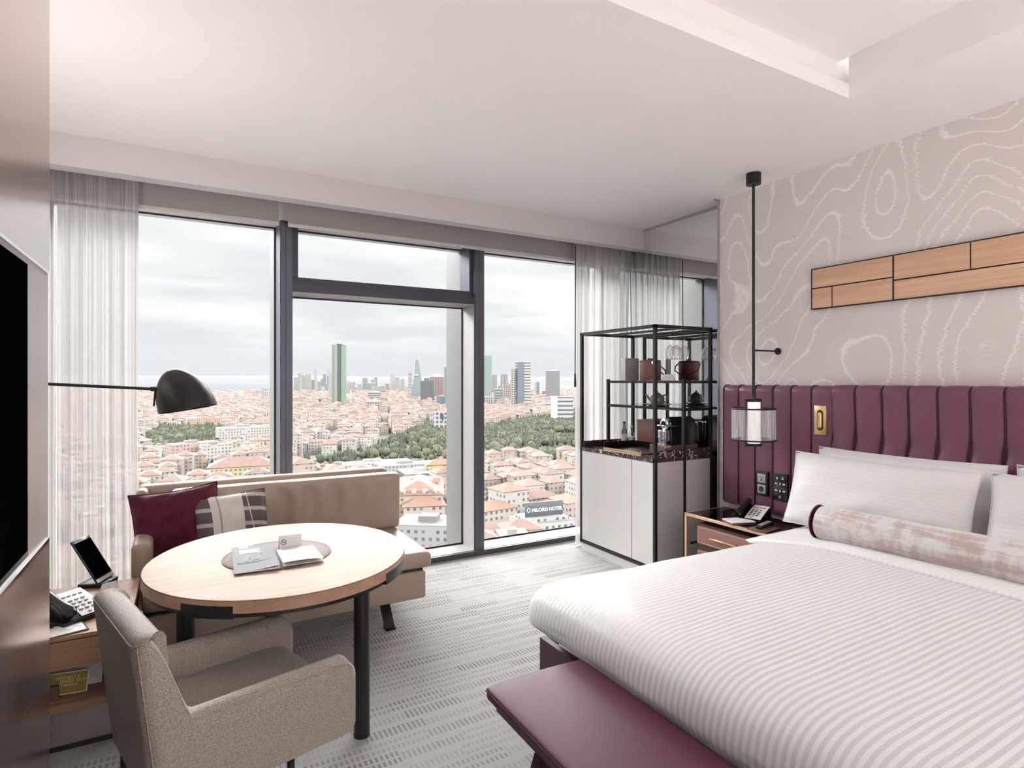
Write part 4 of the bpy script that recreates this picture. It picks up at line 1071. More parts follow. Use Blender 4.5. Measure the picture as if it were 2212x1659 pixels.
# wine glasses hang upside down from the rail
first = None
for i, (x, y) in enumerate(((3.455, 3.505), (3.52, 3.492), (3.535, 3.535), (3.585, 3.478))):
    lab = ('wine glass hanging upside down nearest the open front of the bar shelf', 'wine glass hanging second from the open front of the bar shelf', 'wine glass hanging behind the others towards the curtain', 'wine glass hanging upside down closest to the mirror')[i]
    if first is None:
        t = thing('wine_glass', lab, 'wine glass', (x, y, 1.672), 0, 'wine glasses hanging in the bar frame'); first = t
        B().lathe([(.030, 0), (.036, .02), (.041, .05), (.040, .075), (.026, .098), (.008, .112), (.0035, .118)], 24).build('bowl', M['wineglass'], t, angle=180)
        B().lathe([(.0036, .112), (.0032, .14), (.0032, .20), (.0055, .2155)], 10).build('stem', M['wineglass'], t, angle=180)
        B().lathe([(.0055, .2155), (.033, .218), (.034, .2195), (.0, .2205)], 24).build('foot', M['wineglass'], t, angle=180)
    else:
        c = copy_tree(first); c.location = (x, y, 1.672); c['label'] = lab
# lower shelf: saucer and teapot
LS = 1.2855
t = thing('saucer', 'cream stoneware plate under the teapot on the lower glass shelf', 'plate', (3.49, 3.69, LS))
B().lathe([(0, 0), (.06, 0), (.085, .006), (.115, .014), (.116, .016), (.085, .010), (.06, .005), (0, .005)], 48).build('dish', M['plate'], t, angle=60)
t = thing('teapot', 'round taupe porcelain teapot on a plate in the bar shelf', 'teapot', (3.49, 3.69, LS + .0055), R(-62))
B().lathe([(0, 0), (.035, 0), (.052, .014), (.062, .038), (.060, .062), (.044, .084), (.026, .092)], 36).build('body', M['porcelain'], t, angle=60)
B().lathe([(.030, .090), (.026, .098), (.010, .104), (.006, .112), (.010, .118), (.0, .122)], 24).build('lid', M['porcelain'], t, angle=60)
B().tube([(-.050, 0, .040), (-.072, 0, .052), (-.086, 0, .074), (-.098, 0, .088)], [.016, .012, .008, .007], 10).build('spout', M['porcelain'], t, angle=180)
B().tube([(.044, 0, .080), (.070, 0, .086), (.090, 0, .070), (.090, 0, .044), (.074, 0, .026), (.056, 0, .026)], .0062, 10).build('handle', M['porcelain'], t, angle=180)

# ------------------------------------------------------------------ pendant lamp by the bed
t = thing('pendant_lamp', 'black rod pendant with wire mesh drum and opal tube by the headboard', 'pendant lamp', (3.36, 2.632, 0))
B().cyl((0, 0, CEIL - .075), (0, 0, CEIL - .0005), .048, n=32).build('canopy', M['black'], t)
B().cyl((0, 0, 1.385), (0, 0, CEIL - .07), .0095, n=16).build('rod', M['black'], t)
B().cyl((0, 0, 1.703), (.258, 0, 1.703), .006, n=12).build('wall_bracket', M['black'], t)
B().cyl((.250, 0, 1.703), (.2598, 0, 1.703), .024, n=28).build('wall_rosette', M['black'], t)
rz = R(-24)
Mx = Matrix.Rotation(rz, 4, 'Z')
for a in (1, -1):
    b = B(Mx)
    b.box(-.058, .058, -.006, .006, *( (1.362, 1.374) if a > 0 else (1.052, 1.064)))
    b.box(-.058 if a < 0 else .046, -.046 if a < 0 else .058, -.006, .006, 1.06, 1.37)
    b.build('frame', M['black'], t, smooth=False)
B().cyl((0, 0, 1.072), (0, 0, 1.356), .044, n=32).build('opal_tube', M['opal'], t)
B().cyl((0, 0, 1.066), (0, 0, 1.074), .0445, n=32).cyl((0, 0, 1.354), (0, 0, 1.364), .0445, n=32).build('tube_cap', M['black'], t)
for z in (1.098, 1.308):
    B().tube([(.140 * math.cos(2 * PI * i / 56), .140 * math.sin(2 * PI * i / 56), z) for i in range(56)], .0055, 8, True).build('drum_ring', M['black'], t, angle=180)
B().grid(lambda u, v: (.139 * math.cos(2 * PI * u), .139 * math.sin(2 * PI * u), 1.1 + .207 * v), 72, 4, cu=True).build('mesh_drum', M['drum'], t, angle=180)
for k in range(4):
    a = rz + PI / 2 * k
    B().cyl((.05 * math.cos(a), .05 * math.sin(a), 1.308), (.14 * math.cos(a), .14 * math.sin(a), 1.308), .0035, n=8).build('spoke', M['black'], t)
# ------------------------------------------------------------------ the city below the windows
G0 = -75.0
CF = .28
def ck(c): return tuple(q * CF for q in c)
def citymat(name, src, kind):
    k = N(name); co = k.obj(); x, y, z = k.xyz(co)
    if src == 'obj': col = k.n('ObjectInfo', 1)
    else: col = k.n('Attribute', 0, props={'attribute_name': 'Col'})
    col = k.vmul(col, (CF, CF, CF))
    nx, ny, nz = k.xyz(k.n('TexCoord', 1))
    u = k.math('SUBTRACT', k.math('MULTIPLY', x, ny), k.math('MULTIPLY', y, nx))
    if kind == 'wall':
        cu, cz = k.math('DIVIDE', u, 3.1), k.math('DIVIDE', z, 3.0)
        fu, fz = k.math('FRACT', cu), k.math('FRACT', cz)
        m = k.math('MULTIPLY', k.math('MULTIPLY', k.math('GREATER_THAN', fu, .30), k.math('LESS_THAN', fu, .74)), k.math('MULTIPLY', k.math('GREATER_THAN', fz, .34), k.math('LESS_THAN', fz, .80)))
        r = k.white(k.comb(k.math('FLOOR', cu), k.math('FLOOR', cz)))
        m = k.math('MULTIPLY', m, k.math('GREATER_THAN', r, .18))
        m = k.math('MULTIPLY', m, k.math('LESS_THAN', k.math('ABSOLUTE', nz), .5))
        win = k.mix(r, ck((.08, .085, .095)), ck((.22, .22, .23)))
        c = k.mix(m, k.mix(k.noise(co, .25, 2), col, k.mix(.25, col, ck((.5, .46, .42)))), win)
        return k.end(k.pr(c, .7))
    if kind == 'roof':
        t = k.math('PINGPONG', k.math('MULTIPLY', z, 3.0), .5)
        c = k.mix(k.step(k.noise(co, .35, 4), .35, .7), col, k.mix(.55, col, ck((.34, .29, .26))))
        return k.end(k.pr(k.mix(k.math('MULTIPLY', t, .35), c, ck((.18, .10, .08))), .8))
    if kind == 'band':   # floor bands of an office tower
        fz = k.math('FRACT', k.math('DIVIDE', z, 4.2)); fu = k.math('FRACT', k.math('DIVIDE', u, 3.4))
        m = k.math('MAXIMUM', k.math('LESS_THAN', fz, .28), k.math('LESS_THAN', fu, .14))
        g = k.noise(k.vmul(co, (.05, .05, .02)), 1.0, 2)
        return k.end(k.pr(k.mix(m, col, k.mix(g, k.mix(.45, col, ck((.55, .57, .56))), k.mix(.25, col, ck((.6, .6, .58))))), .25, Specular_IOR_Level=.6))
    if kind == 'stripe':  # horizontal white slabs and dark window strips
        fz = k.math('FRACT', k.math('DIVIDE', z, 7.5))
        return k.end(k.pr(k.mix(k.math('LESS_THAN', fz, .42), col, ck((.10, .11, .13))), .5))
    if kind == 'gridw':
        fz = k.math('FRACT', k.math('DIVIDE', z, 6.0)); fu = k.math('FRACT', k.math('DIVIDE', u, 6.0))
        m = k.math('MULTIPLY', k.math('GREATER_THAN', fz, .4), k.math('GREATER_THAN', fu, .4))
        return k.end(k.pr(k.mix(m, col, ck((.09, .08, .085))), .6))
CM = {k: citymat('city_' + k, 'obj', k) for k in ('wall', 'roof', 'band', 'stripe', 'gridw')}
CS = {k: citymat('distant_' + k, 'att', k) for k in ('wall', 'roof')}
# land
k = N('city_ground'); co = k.obj()
n1 = k.noise(co, .012, 4); n2 = k.noise(co, .11, 3)
c = k.mix(k.step(n2, .4, .62), ck((.24, .22, .205)), ck((.42, .385, .355)))
c = k.mix(k.step(n1, .56, .66), c, ck((.15, .17, .10)))
M['land'] = k.end(k.pr(c, .9))
M['park'] = plain('park_grass', ck((.16, .17, .10)), .95, var=.5, vs=.03)
M['hill'] = plain('hazy_forest_hill', ck((.055, .075, .095)), .95, var=.45, vs=.004)  # blue of the distance haze is put into the forest colour
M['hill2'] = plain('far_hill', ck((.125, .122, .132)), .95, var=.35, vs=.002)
M['tree'] = plain('dark_tree_foliage', ck((.085, .105, .06)), .9, var=.4, vs=.3)
M['tree2'] = plain('olive_tree_foliage', ck((.19, .175, .085)), .9, var=.4, vs=.3)
M['trunk'] = plain('tree_trunk', (.08, .06, .045), .9)
M['cwhite'] = plain('white_render', ck((.70, .68, .66)), .6)
M['cdark'] = plain('tower_dark_glass', ck((.13, .14, .17)), .25)
M['road'] = plain('asphalt', (.12, .12, .12), .9)

b = B()
def gr(u, v):
    d = 120 * (14000 / 120) ** v; a = R(-62 + 124 * u)
    return (d * math.sin(HEAD + a), d * math.cos(HEAD + a), G0)
o = b.grid(gr, 24, 30, flip=True).build('city_ground', M['land'], smooth=False); tag(o, 'flat built up ground of the city below the tower', 'ground', kind='structure')
def ridge(name, d0, d1, tops, label, mat, seed):
    def top(u):
        a = u * (len(tops) - 1); i = min(int(a), len(tops) - 2); f = a - i; f = f * f * (3 - 2 * f)
        return tops[i] * (1 - f) + tops[i + 1] * f
    def fn(u, v):
        ang = R(-50 + 88 * u); d = d0 + (d1 - d0) * v
        h = max(0, math.sin(PI * min(v * 1.15, 1)))
        z = G0 + (top(u) - G0) * h * (1 + .05 * mnoise.noise(Vector((u * 60, v * 3, seed))) + .025 * mnoise.noise(Vector((u * 300, v * 9, seed))))
        return (d * math.sin(HEAD + ang), d * math.cos(HEAD + ang), z)
    o = B().grid(fn, 260, 9, flip=True).build(name, mat, angle=180); tag(o, label, 'hill', kind='structure'); return o
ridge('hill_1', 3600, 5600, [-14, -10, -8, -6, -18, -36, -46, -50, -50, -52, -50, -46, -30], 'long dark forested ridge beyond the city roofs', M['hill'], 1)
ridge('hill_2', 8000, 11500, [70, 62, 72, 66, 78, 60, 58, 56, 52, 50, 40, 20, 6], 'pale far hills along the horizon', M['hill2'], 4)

rnd = random.Random(21)
ARAD = R(-17)
CA_, SA_ = math.cos(ARAD), math.sin(ARAD)
def in_park(u, v):
    if 330 < u < 486 and 928 < v < 978: return 1
    if 300 < u <= 345 and 945 < v < 968: return 1
    if 640 < u < 1046:
        up = 1002 if u < 700 else (1002 - (u - 700) * .28 if u < 790 else 977 - (u - 790) * .40)
        if up < v < (1008 if u < 770 else 996): return 2
    if 1030 < u < 1300:
        up = 926 - (u - 1046) * .17
        if up < v < 1003: return 3
    return 0
def in_depot(u, v): return 740 < u < 985 and 995 < v < 1046
def wallcol(u, v, r):
    warm = [(.60, .50, .42), (.62, .57, .52), (.58, .44, .37), (.64, .52, .36), (.52, .47, .44), (.60, .46, .42), (.66, .62, .58), (.50, .40, .36)]
    return warm[int(r.random() * len(warm)) % len(warm)]
CN = {(.60, .50, .42): 'sand', (.62, .57, .52): 'cream', (.58, .44, .37): 'peach', (.64, .52, .36): 'yellow', (.52, .47, .44): 'grey', (.60, .46, .42): 'pink', (.66, .62, .58): 'white', (.50, .40, .36): 'brown'}
roofs = [((.37, .19, .145), 'red tiled'), ((.33, .185, .15), 'red tiled'), ((.43, .25, .18), 'orange tiled'), ((.25, .145, .125), 'dark tiled'), ((.42, .40, .38), 'flat grey'), ((.50, .47, .44), 'flat pale'), ((.30, .34, .29), 'green metal')]
houses = []
def add_houses(dmin, dmax, sp, sizes, hs, jit):
    n = int(dmax * 1.6 / sp)
    for i in range(-n, n):
        for j in range(-n // 3, n + 1):
            if i % 4 == 0 and rnd.random() < .85: continue
            lx, ly = (i + rnd.uniform(-jit, jit)) * sp, (j + rnd.uniform(-jit, jit)) * sp * 1.05
            x, y = lx * CA_ - ly * SA_, lx * SA_ + ly * CA_
            d = x * SH + y * CH
            if d < dmin or d > dmax: continue
            u, v, _ = proj((x, y, G0))
            if u < -900 or u > 1900: continue
            if d < 258 and x * CH - y * SH > 20 and rnd.random() < .3: continue
            if in_park(u, v) or in_park(u, v - 4) or in_depot(u, v): continue
            if 985 < v < 1003 and 640 < u: continue
            w = rnd.uniform(*sizes); dp = rnd.uniform(*sizes); h = rnd.uniform(*hs)
            if rnd.random() < .05: h *= 1.5
            rot = ARAD + rnd.choice((0, PI / 2)) + rnd.gauss(0, .10) + .5 * mnoise.noise(Vector((x * .003, y * .003, 0)))
            wc = wallcol(u, v, rnd); rc, rn = roofs[min(int(abs(rnd.gauss(0, .36)) * 6), 6)]
            houses.append((d, x, y, w, dp, h, rot, wc, rc, rn))
add_houses(130, 1150, 17.5, (11, 17), (9, 17), .18)
add_houses(1150, 2300, 25, (14, 24), (9, 17), .2)
add_houses(2300, 3900, 46, (24, 42), (10, 17), .25)
def house_parts(w, d, h, flat, over=.6):
    b = B().box(-w / 2, w / 2, -d / 2, d / 2, -3, h)
    r = B(); a, c = w / 2 + over, d / 2 + over
    if flat:
        r.box(-a + over, a - over, -c + over, c - over, h, h + .35)
        r.box(-a * .35, a * .15, -c * .3, c * .3, h + .35, h + 2.6)
    else:
        k = min(a, c) * .98; rh = k * .42
        if a >= c: q = [(-a + k, 0, h + rh), (a - k, 0, h + rh)]
        else: q = [(0, -c + k, h + rh), (0, c - k, h + rh)]
        v = [(-a, -c, h), (a, -c, h), (a, c, h), (-a, c, h)] + q
        if a >= c: f = [(0, 1, 5, 4), (1, 2, 5), (2, 3, 4, 5), (3, 0, 4), (0, 3, 2, 1)]
        else: f = [(0, 1, 4), (1, 2, 5, 4), (2, 3, 5), (3, 0, 4, 5), (0, 3, 2, 1)]
        r.add(v, f)
    return b, r
# landmark houses close below (u, v of the base centre, width, depth, height, rotation, wall, roof)
def near_house(name, label, u, v, w, d, h, rot, wc, rc, flat=False, cat='building', extra=None, mats=('wall', 'roof')):
    p = ground(u, v); t = thing(name, label, cat, p, rot)
    bb, rr = house_parts(w, d, h, flat, .8)
    o = bb.build('walls', CM[mats[0]], t, smooth=False); o.color = (*wc, 1)
    o = rr.build('roof', CM[mats[1]], t, smooth=False); o.color = (*rc, 1)
    if extra: extra(t, w, d, h)
    keep.append((p.x, p.y, max(w, d) * .75))
    return t
keep = []
RED, REDD = (.42, .19, .13), (.34, .17, .13)
def dormers(t, w, d, h):
    for i in range(4):
        o = B().box(-w / 2 + 4 + i * (w - 9) / 3, -w / 2 + 6.5 + i * (w - 9) / 3, -d / 2 + .4, -d / 2 + 3, h + .6, h + 2.4).build('dormer', CM['wall'], t, smooth=False); o.color = (.62, .55, .5, 1)
    for i in range(2):
        o = B().box(-w / 2 + 8 + i * 12, -w / 2 + 12 + i * 12, 1, 4, h + 2, h + 4.6).build('chimney', M['oxblood'], t, smooth=False)
near_house('apartment_building', 'large apartment block with long orange red hipped roof below the sofa end', 905, 1128, 25, 44, 19, -.18 - .2, (.62, .47, .33), RED, extra=dormers)
near_house('apartment_building', 'lower red roofed block in front of the long orange roofed one', 915, 1152, 20, 14, 15, -.3, (.60, .50, .42), RED)
near_house('office_building', 'flat roofed grey office block at the foot of the casement window', 935, 1205, 30, 20, 16, -.62, (.42, .42, .44), (.26, .25, .25), True)
near_house('office_building', 'dark strip windowed office block with white wing beside the yellow house', 912, 1057, 30, 26, 13, -.1, (.16, .165, .175), (.62, .60, .58), True, mats=('stripe', 'roof'))
near_house('apartment_building', 'yellow apartment house with red roof at the casement edge', 952, 1052, 22, 14, 17, -.2, (.66, .48, .16), RED)
near_house('apartment_building', 'white and red house with plain gable wall left of the hotel sign', 1098, 1132, 16, 15, 19, .1, (.62, .58, .55), (.42, .20, .13))
near_house('apartment_building', 'wide low house under a broad red hip roof just behind the hotel sign', 1150, 1112, 26, 17, 11, .05, (.58, .44, .37), REDD)
near_house('workshop_building', 'cream house with an orange roof and roof window near the mullion', 1062, 1146, 22, 14, 12, .1, (.64, .58, .50), (.47, .25, .16))
near_house('workshop_building', 'long low pink roofed hall at the foot of the pane by the bar', 1090, 1172, 34, 12, 8, .12, (.62, .56, .5), (.42, .22, .19))
def sign(t, w, d, h):
    o = B().box(-9.5, 9.5, -3.0, -2.2, h + 1.6, h + 8.2, .1).build('sign_board', M['signboard'], t)
    B().box(-9.0, -8.6, -2.2, -1.9, h, h + 2).box(8.6, 9.0, -2.2, -1.9, h, h + 2).box(-.2, .2, -2.2, -1.9, h, h + 2).build('sign_support', M['black'], t, smooth=False)
    text('MILORD HOTEL', 2.2, M['white'], t, (-6.4, -3.06, h + 3.9), (PI2, 0, 0), .05)
    B().tube([(-7.9 + .7 * math.cos(a), -3.05, h + 4.8 + .9 * math.sin(a)) for a in [2 * PI * i / 14 for i in range(14)]], .12, 5, True).build('sign_emblem', M['white'], t)
    o = B().box(-w / 2 + 2, w / 2 - 2, -d / 2 + 2, d / 2 - 2, h + .3, h + 1.4).build('roof_terrace', CM['wall'], t, smooth=False); o.color = (.6, .6, .6, 1)
near_house('hotel_building', 'white hotel with a dark grey rooftop name sign', 1170, 1180, 25, 18, 13, -.22 + .1, (.64, .63, .62), (.40, .40, .41), True, extra=sign)
near_house('hall_building', 'white barrel roofed hall beyond the sofa back', 762, 1028, 26, 18, 7, .5, (.62, .61, .6), (.66, .65, .64), True)
near_house('hall_building', 'long white flat shed behind the sofa back', 812, 1012, 60, 16, 6, -.05, (.64, .62, .6), (.64, .63, .62), True)
near_house('hall_building', 'grey depot hall with pale roof beside the white shed', 880, 1016, 50, 20, 6, -.1, (.42, .41, .4), (.46, .45, .44), True)
near_house('hall_building', 'turquoise walled low hall near the first mullion', 695, 1026, 20, 10, 6, 0, (.20, .42, .42), (.40, .18, .13), True)
near_house('apartment_building', 'pink slab block before the wooded hillock under the lamp', 418, 998, 42, 18, 18, .35, (.60, .38, .34), (.48, .40, .36), True)
near_house('apartment_building', 'white block beside the pink slab block under the lamp', 463, 1000, 22, 16, 17, .3, (.60, .58, .54), (.42, .30, .26), True)
near_house('warehouse_building', 'broad red roofed house with solar tanks above the sofa pillows', 525, 1040, 46, 26, 13, -.1, (.62, .50, .28), REDD)
near_house('school_building', 'long peach school building above the wooded hillock', 455, 925, 68, 26, 17, .1, (.62, .40, .28), (.58, .30, .18), True)
near_house('apartment_building', 'twin white apartment slabs on the edge of the wooded hillock', 530, 962, 60, 18, 22, .2, (.58, .56, .53), (.5, .46, .43), True)

houses.sort(key=lambda q: q[0])
def hidden(u, v):
    """behind the furniture and frames of the room as the photograph sees it"""
    if u < 296 or u > 1240 or 578 < u < 632 or 966 < u < 1046: return True
    if u < 862: return v > 1066 - (u - 296) * .085
    if u < 1000: return v > 1205
    return v > 1172
ind = []; stuff_w = B(); NMAX = 290
zone = lambda u: 'the first pane' if u < 600 else 'the casement' if u < 1010 else 'the pane by the bar'
far_name = lambda d: 'close below' if d < 420 else 'midway out through' if d < 640 else 'far out through'
for (d, x, y, w, dp, h, rot, wc, rc, rn) in houses:
    if any((x - a) ** 2 + (y - c) ** 2 < (r + 5) ** 2 for a, c, r in keep): continue
    u, v, _ = proj((x, y, G0 + h))
    if len(ind) < NMAX and not hidden(u, v) and d < 1100:
        t = thing('house', '%s house with %s roof, %s %s' % (CN[wc], rn, far_name(d), zone(u)), 'house', (x, y, G0), rot)
        t['group'] = t['label'].replace(' house ', ' houses ')
        bb, rr = house_parts(w, dp, h, 'flat' in rn)
        o = bb.build('walls', CM['wall'], t, smooth=False); o.color = (*wc, 1)
        o = rr.build('roof', CM['roof'], t, smooth=False); o.color = (*rc, 1)
        ind.append(t)
    elif v < 1900:
        Mx = Matrix.Translation((x, y, G0)) @ Matrix.Rotation(rot, 4, 'Z')
        bb, rr = house_parts(w, dp, h, 'flat' in rn)
        stuff_w.M = Mx; stuff_w.m = 0; stuff_w.col = wc; stuff_w.add(bb.v, bb.f)
        stuff_w.m = 1; stuff_w.col = rc; stuff_w.add(rr.v, rr.f)
o = stuff_w.build('distant_housing', [CS['wall'], CS['roof']], smooth=False)
tag(o, 'dense sea of small red roofed houses reaching to the horizon', 'housing', kind='stuff')

# trees -----------------------------------------------------------------------
def tree_mesh(kind, seed, r=1.0):
    b = B(); rn = random.Random(seed)
    b.m = 1; b.cyl((0, 0, 0), (0, 0, 2.2), .28, .2, 5)
    b.m = 0
    n, m = 7, 6
    if kind: prof = [(.05, 1.2), (1.9, 1.8), (2.0, 3.2), (1.35, 5.6), (.9, 7.8), (.35, 9.6), (.02, 10.4)]
    else: prof = [(.1, 1.6), (2.3, 2.3), (3.5, 4.0), (3.6, 5.6), (2.7, 7.2), (1.3, 8.2), (.02, 8.6)]
    vs = []; fs = []
    for i in range(n):
        for rr, z in prof:
            q = rr * rn.uniform(.75, 1.25); a = 2 * PI * (i + rn.uniform(-.2, .2)) / n
            vs.append((q * math.cos(a), q * math.sin(a), z + rn.uniform(-.3, .3)))
    k = len(prof)
    for i in range(n):
        for j in range(k - 1): fs.append((i * k + j, ((i + 1) % n) * k + j, ((i + 1) % n) * k + j + 1, i * k + j + 1))
    b.add(vs, fs); return b
TB = [tree_mesh(1, 1), tree_mesh(1, 2), tree_mesh(0, 3), tree_mesh(0, 4)]
TM = [TB[i].mesh('tree', [M['tree2' if i == 3 else 'tree'], M['trunk']], True, 70) for i in range(4)]
trees = []
r2 = random.Random(5)
for i in range(-260, 260):
    for j in range(60, 330):
        x, y = i * 6.4 + r2.uniform(-2.4, 2.4), j * 6.4 + r2.uniform(-2.4, 2.4)
        d = x * SH + y * CH
        if d < 420 or d > 1500: continue
        u, v, _ = proj((x, y, G0)); pk = in_park(u, v)
        if u < 280 or u > 1300 or not pk: continue
        if pk == 2 and v > 960 and r2.random() < .62: continue
        if pk == 3 and (mnoise.noise(Vector((x * .012, y * .012, 2))) > .30 or 966 < v < 984 and u > 1120 and r2.random() < .9): continue
        trees.append((d, x, y, r2.uniform(.75, 1.35), r2.choice((0, 0, 1, 2, 2, 3) if pk == 3 else (0, 1, 1, 2, 3)), r2.uniform(0, 6), u, v, pk))
for i in range(420):    # street trees
    u = r2.uniform(300, 1240); d = r2.uniform(300, 1100); p = at_depth(u, 1000, d); q = proj((p.x, p.y, G0))
    if in_depot(q[0], q[1]): continue
    trees.append((d, p.x, p.y, r2.uniform(.5, .8), 2, r2.uniform(0, 6), u, q[1], 0))
trees.sort(key=lambda q: q[0])
nt = 0; ts = B(); tn = ('slim dark conifer', 'tall dark conifer', 'round dark green tree', 'olive brown tree')
where = ('between the houses seen through ', 'on the wooded hillock in ', 'in the cemetery park in ', 'in the wooded park in ')
for (d, x, y, s_, kd, rt, u, v, pk) in trees:
    vis = not hidden(u, v - 9 * s_ * FOC / d) and not (330 < u < 470 and 800 < v < 895)
    if vis and nt < 270:
        o = bpy.data.objects.new('tree', TM[kd]); COL.objects.link(o); o.location = (x, y, G0); o.scale = (s_,) * 3; o.rotation_euler = (0, 0, rt); nt += 1
        tag(o, tn[kd] + ' ' + where[pk] + zone(u) + (', closest rows' if d < 620 and pk else ''), 'tree'); o['group'] = o['label'] + ' group'
    elif -50 < u - 300 < 1050:
        ts.M = Matrix.Translation((x, y, G0)) @ Matrix.Rotation(rt, 4, 'Z') @ Matrix.Scale(s_, 4)
        for f, mi in zip((TB[kd],), (0,)):
            nb = len(ts.v); ts.v += [tuple(ts.M @ Vector(p)) for p in f.v]; ts.f += [tuple(nb + q for q in c) for c in f.f]; ts.mi += [(2 if a == 1 else (1 if kd == 3 else 0)) for a in f.mi]; ts.cols += [None] * len(f.f)
o = ts.build('forest', [M['tree'], M['tree2'], M['trunk']], angle=70); tag(o, 'further trees filling the parks of the city', 'woodland', kind='stuff')
# park lawns and pale gravestones
def patch(name, pts, label):
    q = [ground(u, v) for u, v in pts]
    o = B().add([(p.x, p.y, G0 + .12) for p in q], [tuple(range(len(q)))]).build(name, M['park'], smooth=False); tag(o, label, 'lawn', kind='structure')
patch('lawn_1', [(322, 980), (490, 980), (490, 929), (322, 929)][::-1], 'green slope of the wooded hillock')
patch('lawn_2', [(640, 1009), (1046, 998), (1300, 1003), (1300, 884), (1046, 926), (1020, 895), (790, 977), (640, 1000)], 'green ground of the cemetery park')
gs = B()
for i in range(900):
    u, v = r2.uniform(800, 1240), r2.uniform(930, 1002)
    if not in_park(u, v): continue
    p = ground(u, v); s_ = r2.uniform(.5, 1.3); gs.box(p.x - s_, p.x + s_, p.y - .4, p.y + .4, G0, G0 + r2.uniform(.8, 1.8))
o = gs.build('gravestone_rubble', M['cwhite'], smooth=False); tag(o, 'pale gravestones scattered among the park trees', 'gravestones', kind='stuff')

# towers ----------------------------------------------------------------------
def tower(label, u0, u1, vt, vb, col, mat='band', dep=.8, rot=0.0, name='tower', parts=None, taper=None, d=None):
    d = d or FOC * (EYE - G0) / (vb - VH)
    uc = (u0 + u1) / 2; p = at_depth(uc, VH, d); w = (u1 - u0) * d / FOC; h = EYE + (VH - vt) * d / FOC - G0
    t = thing(name, label, 'tower', (p.x, p.y, G0), -HEAD + rot)
    b = B()
    if taper:
        a, e = w / 2, w / 2 * taper; k = w * dep / 2
        b.add([(-a, -k, 0), (a, -k, 0), (a, k, 0), (-a, k, 0), (-e + w * .1, -e, h), (e + w * .02, -e, h * .985), (e, e, h), (-e, e, h)], [(0, 1, 5, 4), (1, 2, 6, 5), (2, 3, 7, 6), (3, 0, 4, 7), (4, 5, 6, 7), (0, 3, 2, 1)])
    else: b.box(-w / 2, w / 2, -w * dep / 2, w * dep / 2, 0, h)
    o = b.build('shaft', CM[mat], t, smooth=False); o.color = (*col, 1)
    if parts: parts(t, w, h, w * dep)
    return t
def pt(t, name, bx, col=None, mat='band', m=None):
    o = B().box(*bx).build(name, m or CM[mat], t, smooth=False)
    if col: o.color = (*col, 1)
def p1(t, w, h, dp):
    pt(t, 'core', (-w * .02, w * .26, -dp * .58, dp * .2, 0, h * 1.012), m=M['cdark'])
    pt(t, 'stair_shaft', (-w * .25, -w * .02, -dp * .55, dp * .2, 0, h * 1.01), (.40, .42, .30))
    pt(t, 'wing', (w * .30, w * .56, -dp * .52, dp * .3, 0, h * .975), (.26, .40, .27))
    pt(t, 'podium', (-w * 1.3, w * 3.2, -dp * .3, dp * .6, 0, h * .055), (.22, .30, .26))
    B().cyl((w * .05, 0, h), (w * .05, 0, h * 1.075), 2.2, .6, 8).build('spire', M['cwhite'], t)
tower('tallest green glass tower with a white spire beyond the table', 720, 745, 745, 880, (.235, .30, .255), parts=p1)
tower('slim pale tower tucked behind the tallest green tower', 712, 721, 807, 868, (.46, .46, .42), d=1900)
tower('tapering teal glass tower with slanted top', 887, 915, 776, 866, (.135, .20, .205), taper=.20, parts=lambda t, w, h, dp: pt(t, 'logo_band', (-w * .20, w * .16, -dp * .36, -dp * .2, h * .60, h * .63), m=M['cwhite']))
tower('dark terraced glass block beside the tapering tower', 910, 938, 823, 874, (.10, .115, .13), 'gridw', parts=lambda t, w, h, dp: pt(t, 'upper_block', (-w * .3, w * .1, 0, dp * .5, h, h * 1.12), (.14, .17, .21)))
tower('dusty red gridded tower with white crown beside the terraced block', 930, 959, 814, 857, (.42, .26, .24), 'gridw', d=2300, parts=lambda t, w, h, dp: (pt(t, 'crown', (-w * .5, w * .5, -dp * .5, dp * .5, h, h * 1.06), m=M['cwhite']), pt(t, 'crown_top', (-w * .2, w * .2, -dp * .3, dp * .3, h * 1.06, h * 1.13), m=M['cwhite'])))
tower('blue grey glass tower half hidden by the aluminium fin', 961, 990, 793, 886, (.22, .27, .33))
tower('low blue glass office block with white stair side', 945, 972, 855, 887, (.18, .245, .275), d=1500, parts=lambda t, w, h, dp: pt(t, 'stair_side', (-w * .72, -w * .5, -dp * .5, dp * .5, 0, h * .98), (.62, .6, .58), 'gridw'))
tower('white perforated building with dark pentagon openings beside the park', 938, 966, 889, 935, (.58, .57, .56), 'gridw', parts=lambda t, w, h, dp: B().add([(-w * .02, -dp * .52, h * .72), (w * .22, -dp * .52, h * .56), (w * .30, -dp * .52, h * .72), (w * .26, -dp * .52, h * .90), (0, -dp * .52, h * .90)], [(0, 1, 2, 3, 4)]).build('opening', M['cdark'], t, smooth=False))
tower('concrete frame tower under construction among the roofs', 793, 823, 866, 892, (.46, .42, .38), 'gridw', d=1400)
tower('pale concrete office building behind the frame tower', 797, 821, 846, 868, (.52, .46, .42), 'stripe', d=2000)
tower('tall mint glass tower next to the second mullion', 1040, 1062, 769, 862, (.30, .38, .36), d=2100)
dome = lambda t, w, h, dp: pt(t, 'cap', (-w * .42, w * .42, -dp * .4, dp * .4, h, h * 1.05), (.36, .30, .28))
tower('slim grey tower with brown cap, first of two', 1062, 1074, 812, 858, (.40, .39, .38), 'gridw', d=2500, parts=dome)
tower('slim grey tower with brown cap, second of two', 1081, 1097, 811, 858, (.40, .38, .37), 'gridw', d=2500, parts=dome)
tower('stepped beige apartment tower before the brown capped pair', 1086, 1107, 829, 872, (.50, .42, .37), 'gridw')
tower('low green glass office with terraced top', 1068, 1086, 839, 878, (.34, .42, .40), 'stripe')
